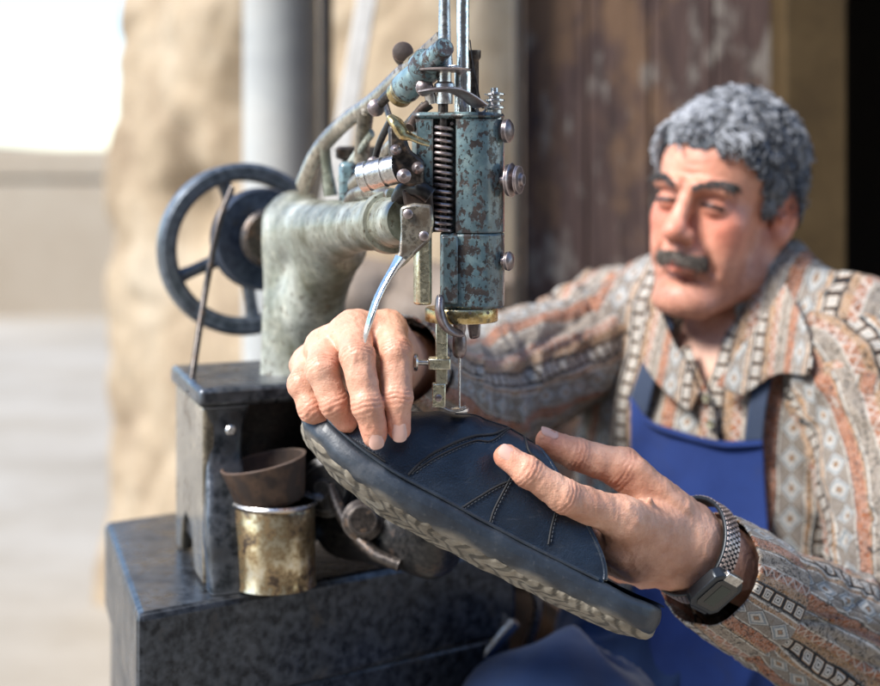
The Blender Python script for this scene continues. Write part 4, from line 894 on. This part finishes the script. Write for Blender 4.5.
# his right hand (knuckles up, fingertips on the toe)
Rm = [J(386, 331, 1.160, 13.4), J(354, 333, 1.152, 14), J(326, 349, 1.163, 13), J(309, 365, 1.180, 12)]
Rf = [[Rm[0], J(396, 352, 1.124, 11.6), J(397, 398, 1.113, 10.6), J(399, 429, 1.113, 8.8)],
      [Rm[1], J(357, 357, 1.113, 12.0), J(367, 405, 1.103, 10.9), J(375, 435, 1.107, 9.2)],
      [Rm[2], J(322, 369, 1.123, 11.6), J(334, 403, 1.120, 10.3), J(346, 421, 1.126, 9.0)],
      [Rm[3], J(303, 384, 1.142, 10.6), J(312, 408, 1.136, 9.6), J(330, 421, 1.142, 8.6)]]
Rt = [J(378, 350, 1.235, 17), J(384, 376, 1.195, 13), J(392, 402, 1.165, 11), J(404, 424, 1.150, 9.5)]
Rw = [J(382, 350, 1.262, 26), J(366, 362, 1.258, 24)]
ra_, rb_ = J(377, 357, 1.262, 28), J(445, 385, 1.47, 36)
parts.append(hand(Rw, Rm, Rf, Rt, P(270, 480, 1.09)*[1, 1, 1]-[.005, .03, 0], [P(440, 0, 1.3)[0]+.005, 1.36, P(0, 285, 1.15)[2]+.02], .00095, [(ra_, rb_)], [(P(378, 334, 1.235), P(383, 319, 1.155), .003), (P(368, 334, 1.235), P(354, 321, 1.148), .003)]))
# his left hand (holding the heel end, index finger and thumb along the instep)
Lm = [J(622, 519, 1.150, 14.5), J(622, 545, 1.166, 14), J(632, 560, 1.186, 13), J(645, 569, 1.204, 12)]
Lf = [[Lm[0], J(564, 496, 1.124, 12.0), J(528, 472, 1.119, 10.8), J(507, 457, 1.121, 9.2)],
      [Lm[1], J(598, 541, 1.172, 12.5), J(575, 525, 1.205, 10.5), J(566, 505, 1.215, 9)],
      [Lm[2], J(604, 556, 1.190, 12), J(582, 545, 1.22, 10), J(575, 525, 1.235, 9)],
      [Lm[3], J(622, 568, 1.212, 11), J(600, 562, 1.235, 9.5), J(590, 548, 1.245, 8.5)]]
Lt = [J(672, 512, 1.200, 18), J(622, 468, 1.195, 14.6), J(578, 455, 1.190, 12.0), J(547, 441, 1.190, 9.4)]
Lw = [J(684, 534, 1.205, 23), J(678, 560, 1.212, 21)]
la_, lb_ = J(687, 545, 1.213, 28), J(885, 655, 1.375, 36); la2 = J(688, 557, 1.22, 26)
parts.append(hand(Lw, Lm, Lf, Lt, P(480, 640, 1.09)-[0, .03, 0], [P(770, 0, 1.3)[0], 1.32, P(0, 415, 1.15)[2]+.01], .00095, [(la_, lb_), (la2, lb_)], [(P(676, 524, 1.178), P(626, 508, 1.140), .0030), (P(674, 545, 1.185), P(626, 536, 1.148), .0026), (P(682, 508, 1.185), P(640, 468, 1.184), .0035), (P(650, 500, 1.160), P(668, 540, 1.180), .0016)]))
# torso, arms, hips, legs under the clothes
B = Field([-.14, 1.0, -.03], [.66, 2.05, 1.04], .008)
for a in range(1): pass
xs_, ys_, zs_ = np.meshgrid(*B.ax, indexing='ij'); inside = (xs_ > .03) & (xs_ < .61) & (ys_ > 1.34) & (ys_ < 1.99) & (zs_ > .44) & (zs_ < 1.05)
T.D = T0; B.D[inside] = T.at(np.stack([xs_[inside], ys_[inside], zs_[inside]], -1))+.007
REl, LEl = P(458, 398, 1.52), P(895, 640, 1.385)
B.cone(RS, REl, .045, .036, .02); B.cone(REl, ra_[0], .036, .024, .02); B.cone(LS, LEl, .046, .036, .02); B.cone(LEl, la_[0], .036, .024, .02)
hipR, hipL = mid-ez*.47-S_*.09, mid-ez*.47+S_*.09; kR, kL = np.array([.10, 1.42, .60]), np.array([.235, 1.27, .56]); fR, fL = np.array([.16, 1.40, .07]), np.array([.30, 1.22, .07])
for h_, k_, f_ in ((hipR, kR, fR), (hipL, kL, fL)):
    B.cone(h_, k_, .075, .055, .03); B.cone(k_, f_, .050, .035, .02); B.cone(f_, f_+F_*.16-ez*.02, .036, .03, .02)
V, F = B.nets(); parts.append((V, F, np.ones((len(V), 3))))
# fingernails
nails = []
def nail(tip, prev, w_, l, nrm, back=.0035):
    c, r = tip; ax_ = c-prev[0]; ax_ /= np.linalg.norm(ax_); n_ = np.array(nrm, float); n_ -= ax_*n_.dot(ax_); n_ /= np.linalg.norm(n_); sd = np.cross(ax_, n_)
    u, v = np.meshgrid(np.linspace(-1, 1, 17), np.linspace(-1, 1, 17), indexing='ij'); p = 2.5; k = (np.abs(u)**p+np.abs(v)**p+1e-9)**(-1/p)*np.maximum(np.abs(u), np.abs(v)); uu, vv = u*k, v*k
    th_ = uu*w_/r; rr = r*1.02+.0005-.0009*np.clip(np.abs(uu), 0, 1)**4-.0016*np.clip(-vv-.8, 0, 1)*2
    G = c+ax_*(vv*l+l*.15-back*0)[..., None]+n_*(np.cos(th_)*rr*.985)[..., None]+sd*(np.sin(th_)*rr)[..., None]-n_*(np.clip(vv, 0, 1)**2*.0012)[..., None]
    i, j = np.meshgrid(np.arange(16), np.arange(16), indexing='ij'); a = i*17+j; Fq = np.stack([a, a+17, a+18, a+1], -1).reshape(-1, 4); nails.append((G.reshape(-1, 3), Fq))
nail(Rf[0][-1], Rf[0][-2], .0060, .0070, (.05, -1, .12)); nail(Rf[1][-1], Rf[1][-2], .0062, .0068, (.0, -1, .05))
nail(Lf[0][-1], Lf[0][-2], .0060, .0070, (-.20, -.75, .65)); nail(Lt[-1], Lt[-2], .0062, .0072, (-.1, -.35, .95))
allV = []; allF = []; allT = []; mi = []; b = 0
for (V, F, tt_) in parts: allV.append(V); allF.append(F+b); allT.append(tt_); mi += [0]*len(F); b += len(V)
for (V, F) in nails: allV.append(V); allF.append(F+b); allT.append(np.ones((len(V), 3))); mi += [1]*len(F); b += len(V)
org = np.array([mid[0], mid[1], 0.]); allV = np.concatenate(allV)-org
me = np_mesh('person', allV, np.concatenate(allF), np.concatenate(allT)); me.polygons.foreach_set('material_index', mi)
man = link('person', me, ['skin', 'nail']); man.location = org
tag(man, 'grey haired man with moustache in patterned shirt and blue apron bent over the shoe', 'person')
bpy.context.view_layer.update()
# ---- shirt body
import copy
Sh = copy.copy(T); Sh.D = T0-.003
Sh.cone(NB-ez*.02, NB+ez*.12, .057, .062, .006, '-')
vt = mid+F_*.11
Sh.cone(mid+F_*.065+ez*.075, mid+F_*.120-ez*.070, .050, .008, .008, '-', pad=.03)
V, F = Sh.nets(); N = vnormals(V, F)
def wrinkle(V, amp, seed=0, sc=9, st=(1, 1, 1)):
    q = V*sc*np.array(st); wv = fbm(q*.6, 2, seed+9)[:, None]; r = 1-np.abs(fbm(q+wv*1.2, 3, seed)); return amp*(r**2-.35)
L3 = (V-mid) @ RT
wd = wrinkle(np.stack([L3[:, 0]*1.0+L3[:, 2]*.5, L3[:, 1], L3[:, 2]*.55], 1), .0085, 2, 11); V = V+N*wd[:, None]
me = np_mesh('shirt', V, F, uv=np.stack([L3[:, 0]+.021, L3[:, 2]], 1)); shirt = link('shirt', me, 'shirt', man)
# ---- sleeves
def sleeve(ctrl, seed, u0, name='sleeve', amp=.0095, n=10, m=120, thick=True):
    c = spline([[*P(a, b_, d), r] for a, b_, d, r in ctrl], n); p, r = c[:, :3], c[:, 3]
    T_ = np.gradient(p, axis=0); seg = np.linalg.norm(np.diff(p, axis=0), axis=1); L = np.r_[0, np.cumsum(seg)]; T_ /= np.linalg.norm(T_, axis=1)[:, None]
    LL = np.linspace(0, L[-1], int(L[-1]/.0028)); p = np.stack([np.interp(LL, L, p[:, i]) for i in range(3)], 1); r = np.interp(LL, L, r); T_ = np.stack([np.interp(LL, L, T_[:, i]) for i in range(3)], 1); T_ /= np.linalg.norm(T_, axis=1)[:, None]
    U = np.array([0, 0, 1.])-T_[0]*T_[0][2]; U /= np.linalg.norm(U); a = np.linspace(0, 2*math.pi, m, endpoint=False); G = []; 
    curv = np.abs(np.gradient(T_, axis=0)).sum(1)/.0028; curv = np.convolve(curv, np.ones(25)/25, 'same')
    for i in range(len(p)):
        U = U-T_[i]*U.dot(T_[i]); U /= np.linalg.norm(U); W_ = np.cross(T_[i], U); ca, sa = np.cos(a), np.sin(a)
        q = np.stack([ca*1.1+.3*math.sin(LL[i]*9), sa*1.1, np.full(m, LL[i]*13)+sa*1.5+ca*.8], 1); wv = fbm(q*.5, 2, seed+3)[:, None]
        rd = (1-np.abs(fbm(q+wv*1.1, 3, seed)))**2-.4
        q2 = np.stack([ca*.8, sa*.8, np.full(m, LL[i]*34)+sa*2+ca], 1); rd2 = 1-np.abs(vnoise(q2, seed+7)); k = min(1., curv[i]/9)
        rr = r[i]*(1+.04*fbm(q*.4, 2, seed+1))+amp*rd*(.75+.5*k)+amp*.7*k*(rd2**2-.4)
        G.append(p[i]+rr[:, None]*(np.outer(ca, U)+np.outer(sa, W_)))
    G = np.array(G); aa2 = np.linspace(0, 2*math.pi, m+1); uv = np.stack(np.broadcast_arrays(aa2[None]*.0641+u0, LL[:, None]), -1)  # 2*pi*.0641 = 3.5 pattern repeats
    o = loft(name, G, 'shirt', man if name == 'sleeve' else None, uv=uv); md = o.modifiers.new('th', 'SOLIDIFY'); md.thickness = .0016; md.offset = 1 if thick else -1
    return o, p, T_, r
sleeve([(652, 312, 1.735, .045), (632, 320, 1.725, .056), (600, 338, 1.70, .058), (560, 360, 1.66, .058), (516, 374, 1.61, .058), (480, 388, 1.56, .058), (455, 396, 1.50, .055), (434, 388, 1.43, .048), (418, 376, 1.37, .042), (404, 367, 1.315, .037)], 11, .043)
sl, sp, sT, sr = sleeve([(815, 348, 1.565, .050), (840, 362, 1.548, .062), (864, 400, 1.52, .064), (882, 450, 1.49, .063), (896, 510, 1.455, .062), (903, 570, 1.42, .062), (898, 630, 1.39, .060), (868, 652, 1.355, .056), (815, 630, 1.315, .051), (768, 602, 1.275, .046), (738, 586, 1.250, .043)], 23, .018)
# cuff bands
def cuff(ctrl, seed, u0):
    o, *_ = sleeve(ctrl, seed, u0, 'cuff', amp=.0022); o.parent = man; o.matrix_parent_inverse = man.matrix_world.inverted(); return o
cuff([(752, 594, 1.264, .0475), (735, 583, 1.248, .0465), (718, 573, 1.234, .0440), (709, 568, 1.226, .0425)], 5, .06)
cuff([(413, 373, 1.352, .0415), (403, 366, 1.315, .0385), (396, 361, 1.292, .0370)], 6, .03)
# ---- patches projected on the torso
Tp = copy.copy(T); Tp.D = np.minimum(T0-.003, 9)
def proj(px, py, off):
    px, py = np.asarray(px, float), np.asarray(py, float); ds = np.arange(1.30, 2.0, .004); hit = np.full(px.shape, -1.); best = np.full(px.shape, 9.); bd_ = np.full(px.shape, 1.6); prev = np.full(px.shape, 1.)
    for d in ds:
        q = np.stack([d*(px-440)/FPX, np.full(px.shape, d), HC-d*(py-HOR)/FPX], -1); v = Tp.at(q); m_ = (hit < 0) & (v < off) ; hit = np.where(m_, d-.004*(off-v)/np.maximum(prev-v, 1e-6), hit); prev = v
        m2 = v < best; best = np.where(m2, v, best); bd_ = np.where(m2, d, bd_)
    d = np.where(hit > 0, hit, bd_); return np.stack([d*(px-440)/FPX, d, HC-d*(py-HOR)/FPX], -1)
def patch(name, A, Bp, off, mat, nu=40, nv=40, uv0=(0, 0), th_=.002, wr=.0, seed=1, smooth_it=4, uvs=1.0):
    A, Bp = spline(np.array(A, float), 10), spline(np.array(Bp, float), 10)
    def rs_(c, n): s = np.r_[0, np.cumsum(np.linalg.norm(np.diff(c, axis=0), axis=1))]; t_ = np.linspace(0, s[-1], n); return np.stack([np.interp(t_, s, c[:, i]) for i in range(2)], 1)
    A, Bp = rs_(A, nv), rs_(Bp, nv); t_ = np.linspace(0, 1, nu)[:, None, None]; Q = A[None]*(1-t_)+Bp[None]*t_
    G = proj(Q[..., 0], Q[..., 1], off)
    for _ in range(smooth_it):
        K = G.copy(); K[1:-1, 1:-1] = (G[1:-1, 1:-1]*2+G[:-2, 1:-1]+G[2:, 1:-1]+G[1:-1, :-2]+G[1:-1, 2:])/6; G = K
    if wr: G = G-np.array([0, 1., 0])*(wr*((1-np.abs(fbm(G*[9, 9, 5], 3, seed)))**2-.3))[..., None]
    l = (G-mid) @ RT; uv = np.stack([l[..., 0]*uvs+uv0[0], l[..., 2]+uv0[1]], -1)
    o = loft(name, G, mat, man, uv=uv, closed=False); md = o.modifiers.new('th', 'SOLIDIFY'); md.thickness = th_; md.offset = 0; return o
bibA = [(630, 396), (650, 420), (686, 433), (720, 441), (745, 441), (763, 440)]; bibB = [(636, 716), (660, 716), (690, 716), (720, 716), (750, 716), (776, 712)]
patch('apron', bibA, bibB, .0095, 'apron', 70, 60, wr=.011, seed=3)
patch('apron_hem', bibA, [(a_, b_+6) for a_, b_ in bibA], .0125, 'apron', 6, 70, th_=.002)
for (px_, py_) in ((707, 398), (711, 424)):
    q_ = proj(np.array([px_]), np.array([py_]), .011)[0]; mb = MB(); mb.lathe(q_, F_, [(-.001, .0045), (.001, .0052), (.0018, .0045), (.0014, .002)], 20); mb.build('button', 'old_brass', man)
patch('apron_strap', [(630, 400), (640, 370), (652, 338), (664, 312)], [(647, 416), (655, 382), (664, 350), (674, 325)], .011, 'strap', 8, 30, th_=.003)
patch('apron_strap', [(744, 443), (748, 410), (755, 378), (768, 346), (782, 318)], [(763, 442), (766, 410), (772, 380), (783, 350), (797, 325)], .010, 'strap', 8, 30, th_=.003)
# shirt front edges (placket) and collar leaves
patch('placket', [(676, 352), (690, 385), (700, 412), (704, 450)], [(690, 345), (702, 380), (714, 408), (719, 450)], .006, 'shirt', 8, 30, uv0=(.05, 0))
patch('collar', [(786, 284), (776, 300), (757, 326), (738, 352), (716, 386)], [(803, 318), (812, 345), (808, 374), (778, 374), (742, 396)], .017, 'shirt', 20, 40, uv0=(.037, .01), th_=.003, uvs=1.6)
patch('collar', [(660, 296), (664, 318), (674, 342), (688, 366), (700, 392)], [(648, 310), (641, 334), (644, 362), (662, 388), (690, 412)], .016, 'shirt', 20, 40, uv0=(.037, .02), th_=.003, uvs=1.6)
# collar stand round the neck
a = np.linspace(math.radians(25), math.radians(335), 90); cN = NB-ez*.0; G = []
fr = math.atan2(F_[1], F_[0])
for k, (zz_, rr_) in enumerate([(-.012, .064), (.004, .062), (.018, .061), (.028, .062), (.029, .065), (.017, .069), (0., .074), (-.014, .078)]):
    G.append(np.stack([cN[0]+rr_*np.cos(a+fr), cN[1]+rr_*np.sin(a+fr), cN[2]+zz_-.022*np.cos(a)*.6*(1 if True else 0)+0*a], 1))
G = np.array(G); uv = np.stack(np.broadcast_arrays(a[None, :]*.064, np.linspace(0, .08, 8)[:, None]), -1)
o = loft('collar_stand', G, 'shirt', man, uv=uv, closed=False); md = o.modifiers.new('th', 'SOLIDIFY'); md.thickness = .0016
# ---- apron over belly and lap
Lp = Field([-.08, 1.12, .28], [.50, 1.75, .82], .005)
Lp.cone(hipR, kR, .092, .074, .06); Lp.cone(hipL, kL, .092, .072, .06); Lp.cone(kR, kL, .062, .062, .04); Lp.cone(kR, kR-ez*.2, .07, .07, .03); Lp.cone(kL, kL-ez*.2, .07, .07, .03)
Lp.ell(mid-ez*.33+F_*.045, (.150, .135, .19), .05, R=RT)
V, F = Lp.nets(); N = vnormals(V, F); V = V+N*wrinkle(V, .014, 5, 7, (1, 1, .6))[:, None]
V = V+N*(.004*np.sin(V[:, 0]*70+3*fbm(V*5, 2)))[:, None]
link('lap_cloth', np_mesh('lap_cloth', V, F), 'trousers', man)
G = Field([-.12, 1.02, -.02], [.5, 1.7, .62], .008)
for k_, f_ in ((kR, fR), (kL, fL)): G.cone(k_, f_, .058, .050, .02)
V, F = G.nets(); link('trousers', np_mesh('trousers', V, F), 'trousers', man)
for f_ in (fR, fL):
    G = Field(f_-[.2, .25, .09], f_+[.1, .1, .08], .005); G.cone(f_-ez*.02, f_+F_*.16-ez*.035, .042, .036, .01); G.cone(f_-ez*.05, f_+F_*.16-ez*.055, .042, .036, .005); G.D = np.maximum(G.D, (0.004-G.ax[2])[None, None, :])
    V, F = G.nets(closed=False); link('boot', np_mesh('boot', V, F), 'leather', man)
# stool
q = mid-ez*.0; zs = .925-.47-.075-.02
st = thing('stool', (mid[0], mid[1], 0), 'low wooden stool under the seated man', 'stool')
mb = MB(); mb.lathe((mid[0], mid[1], zs-.035), ez, [(0, .155), (.004, .16), (.03, .16), (.035, .155)], 48); mb.build('seat', 'post_wood', st)
for a in (45, 135, 225, 315):
    a = math.radians(a); mb = MB(); mb.tube([(mid[0]+.10*math.cos(a), mid[1]+.10*math.sin(a), zs-.03), (mid[0]+.14*math.cos(a), mid[1]+.14*math.sin(a), 0)], [.016, .013], 12); mb.build('leg', 'post_wood', st)
# ---- hair
x, y, z = headL.T
hx_ = np.array([-.12, -.085, -.062, -.045, -.030, -.018, -.006, .006, .022, .034, .05, .12]); hz_ = np.array([.077, .073, .064, .050, .030, .004, -.004, .022, .036, -.030, -.052, -.058])
def hairline(x, y): return np.interp(y, hx_, hz_)+.010*np.clip(1-np.abs(x)/.05, 0, 1)*(y < -.05)*-.4
mask = (z > hairline(x, y)+.006*fbm(headL*70, 3)) 
fm = mask[headF].all(1); used = np.unique(headF[fm]); rem = -np.ones(len(headV), int); rem[used] = np.arange(len(used))
edge = np.clip((z-hairline(x, y))/.022, 0, 1); thk = .0012+.0052*np.sqrt(edge)
thk = np.where((np.abs(x) > .05) & (z < .06), thk*.55, thk); thk = thk+.0035*edge*fbm(headL*75, 3)
CV = (headV+headN*thk[:, None])[used]
m = M('grey_hair', .55, spec=.4); hc3 = m.attr('tint'); m.col(hc3); m.bump(m.noise(600, 3), .8, .001); MAT['hair'] = m.m
cm = np.clip(.5+.6*fbm(headL[used]*60, 3), 0, 1)[:, None]
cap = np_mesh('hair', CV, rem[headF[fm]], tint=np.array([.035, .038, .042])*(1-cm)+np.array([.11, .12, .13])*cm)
hair = link('hair', cap, 'hair', man)
def strands(name, roots, normals, mk, mat, parent, cols, nseg=8, rad=.0006, n=4):
    Vs, Fs, Ts = [], [], []; b = 0
    for i, (r_, nn) in enumerate(zip(roots, normals)):
        pts = mk(r_, nn, i); m_ = len(pts); Tg = np.gradient(pts, axis=0); Tg /= np.linalg.norm(Tg, axis=1)[:, None]+1e-9
        U = np.cross(Tg, nn+.013); U /= np.linalg.norm(U, axis=1)[:, None]+1e-9; W_ = np.cross(Tg, U)
        rr = rad*np.linspace(1.1, .45, m_)[:, None]
        ring = np.stack([pts+rr*(math.cos(q)*U+math.sin(q)*W_) for q in np.arange(n)/n*2*math.pi], 1); Vs.append(ring.reshape(-1, 3)); Ts.append(np.repeat(cols[i][None], m_*n, 0))
        ii, jj = np.meshgrid(np.arange(m_-1), np.arange(n), indexing='ij'); a_ = ii*n+jj; a2 = ii*n+(jj+1) % n; Fs.append(np.stack([a_, a2, a2+n, a_+n], -1).reshape(-1, 4)+b); b += m_*n
    return link(name, np_mesh(name, np.concatenate(Vs), np.concatenate(Fs), tint=np.concatenate(Ts)), mat, parent)
r2 = np.random.default_rng(3); NH = 5200
pick = r2.choice(len(used), NH); roots = CV[pick]; nr = headN[used][pick]; el = edge[used][pick]; lz = headL[used][pick]
flow = RH_ @ np.array([.25, .75, -.5])
def curl(r_, nn, i):
    t1 = flow-nn*nn.dot(flow); t1 += nn*0; cl = fbm(lz[i]*28, 2, 3)*2.4; t1 /= np.linalg.norm(t1)+1e-9; t2 = np.cross(nn, t1); a0 = cl*math.pi; d1 = math.cos(a0)*t1+math.sin(a0)*t2; d2 = np.cross(nn, d1)
    L = (.009+.012*r2.random())*(.45+.55*el[i]); t_ = np.linspace(0, 1, 9)[:, None]; w_ = .0030+.0028*r2.random(); tw = 3.0+2.5*r2.random()
    return r_-nn*.002+d1*(L*np.sin(t_*1.9)/1.0)+d2*(w_*(1-np.cos(t_*tw)))+nn*(.0025+.004*el[i])*np.sin(t_*3.0)+nn*.0015
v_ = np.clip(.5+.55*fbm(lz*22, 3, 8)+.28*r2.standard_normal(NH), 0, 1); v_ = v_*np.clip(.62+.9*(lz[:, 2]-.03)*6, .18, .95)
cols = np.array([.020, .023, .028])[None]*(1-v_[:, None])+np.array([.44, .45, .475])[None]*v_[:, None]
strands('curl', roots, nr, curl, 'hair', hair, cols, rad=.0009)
def short(name, sel, n_, dirf, L, rad, c0_, c1_):
    idx = np.where(sel)[0]; pk = r2.choice(idx, n_); ro, no, lo_ = headV[pk], headN[pk], headL[pk]
    def mk(r_, nn, i):
        d = RH_ @ dirf(lo_[i]); d = d-nn*nn.dot(d)*.7; d /= np.linalg.norm(d); d = d+nn*.35+.25*r2.standard_normal(3); t_ = np.linspace(0, 1, 5)[:, None]; l = L*(.6+.6*r2.random()); return r_+nn*.0008+d*l*t_-nn*l*.30*t_**2+RH_ @ np.array([0, 0, -.3])*l*t_**2
    k = r2.random(n_)[:, None]; return strands(name, ro, no, mk, 'hair', man, np.array(c0_)*(1-k)+np.array(c1_)*k, rad=rad)
ms = (np.abs(x) < .028) & (y < -.075) & (z < -.0415-.15*np.abs(x)*1.0) & (z > -.0490-.22*np.abs(x))
short('moustache', ms, 950, lambda l: np.array([l[0]*18, 0, -.75]), .0068, .00040, (.035, .028, .022), (.24, .20, .165))
for sx in (-1, 1):
    bz = .0250+.0075*np.sin(np.clip((x*sx-.008)/.040, 0, 1)*math.pi*.75)
    eb = (x*sx > .009) & (x*sx < .050) & (y < -.055) & (np.abs(z-bz) < .0028)
    short('eyebrow', eb, 300, lambda l, q=sx: np.array([q*1.0, 0, float(np.clip(.35-(abs(l[0])-.018)*24, -.35, .35))]), 0.0060, .00038, (.012, .011, .011), (.07, .065, .06))
# ---- wristwatch
wa = sp[-1]-sp[-12]; wdir = (la_[0]-lb_[0]); wdir /= np.linalg.norm(wdir)
W0 = P(694, 549, 1.214)
up_ = np.array([0, 0, 1.])-wdir*wdir[2]; up_ /= np.linalg.norm(up_); sd_ = np.cross(wdir, up_)
if sd_[1] > 0: sd_ = -sd_
mm = M('dark_watch_bracelet', .38, .7, (.045, .05, .056)); MAT['bracelet'] = mm.m
wt = bpy.data.objects.new('wristwatch', None)
strapG = []; aw = np.linspace(0, 2*math.pi, 90, endpoint=False)
ru, rv = .0365, .0325
def ringp(a, r_off, t_): a = np.asarray(a)[..., None]; return W0+wdir*t_+(ru+r_off)*np.cos(a)*up_+(rv+r_off)*np.sin(a)*sd_
for (t_, ro) in [(-.009, .0), (-.009, .0022), (-.0086, .0028), (.0086, .0028), (.009, .0022), (.009, 0.), (-.009, 0.)]: strapG.append(ringp(aw, ro, t_))
watch = loft('wristwatch', np.array(strapG), 'bracelet', man)
mb = MB()
for k in range(60):
    a_ = k/60*2*math.pi
    for j, t_ in enumerate((-.0066, -.0033, 0, .0033, .0066)):
        q = ringp(a_+(j % 2)*math.pi/60, .0030, t_); n_ = math.cos(a_)*up_+math.sin(a_)*sd_; tg = -math.sin(a_)*up_+math.cos(a_)*sd_
        mb.box(q, tg*.0012, wdir*.0012, n_*.0006)
mb.build('bracelet_link', 'brown_steel', watch, smooth=False)
ca_ = math.radians(128); nC = math.cos(ca_)*up_+math.sin(ca_)*sd_; tC = -math.sin(ca_)*up_+math.cos(ca_)*sd_
cC = ringp(ca_, .0065, 0.)
def octo(c, hw, hh, ch): return [c+tC*a_+wdir*b_ for a_, b_ in [(-hw+ch, -hh), (hw-ch, -hh), (hw, -hh+ch), (hw, hh-ch), (hw-ch, hh), (-hw+ch, hh), (-hw, hh-ch), (-hw, -hh+ch)]]
mb = MB(); mb.prism(octo(cC-nC*.005, .0175, .0165, .005), nC*.0095); mb.build('watch_case', 'bracelet', watch, bevel=.0012)
mb = MB(); mb.prism(octo(cC+nC*.0046, .0135, .0120, .003), nC*.0006); mb.build('watch_glass', 'black_gloss', watch, bevel=.0002)
mm = M('dim_green_display', .3, color=(.02, .03, .022)); mb = MB(); mb.prism(octo(cC+nC*.00525, .0095, .0060, .0005), nC*.0002); mb.build('watch_display', mm.m, watch)
mb = MB(); mb.box(cC+nC*.0022-tC*.0165, tC*.004, wdir*.009, nC*.0025); mb.build('watch_lug', 'steel', watch, bevel=.001); mb = MB(); mb.box(cC+nC*.0018+tC*.0165, tC*.003, wdir*.009, nC*.0022); mb.build('watch_lug', 'bracelet', watch, bevel=.001)
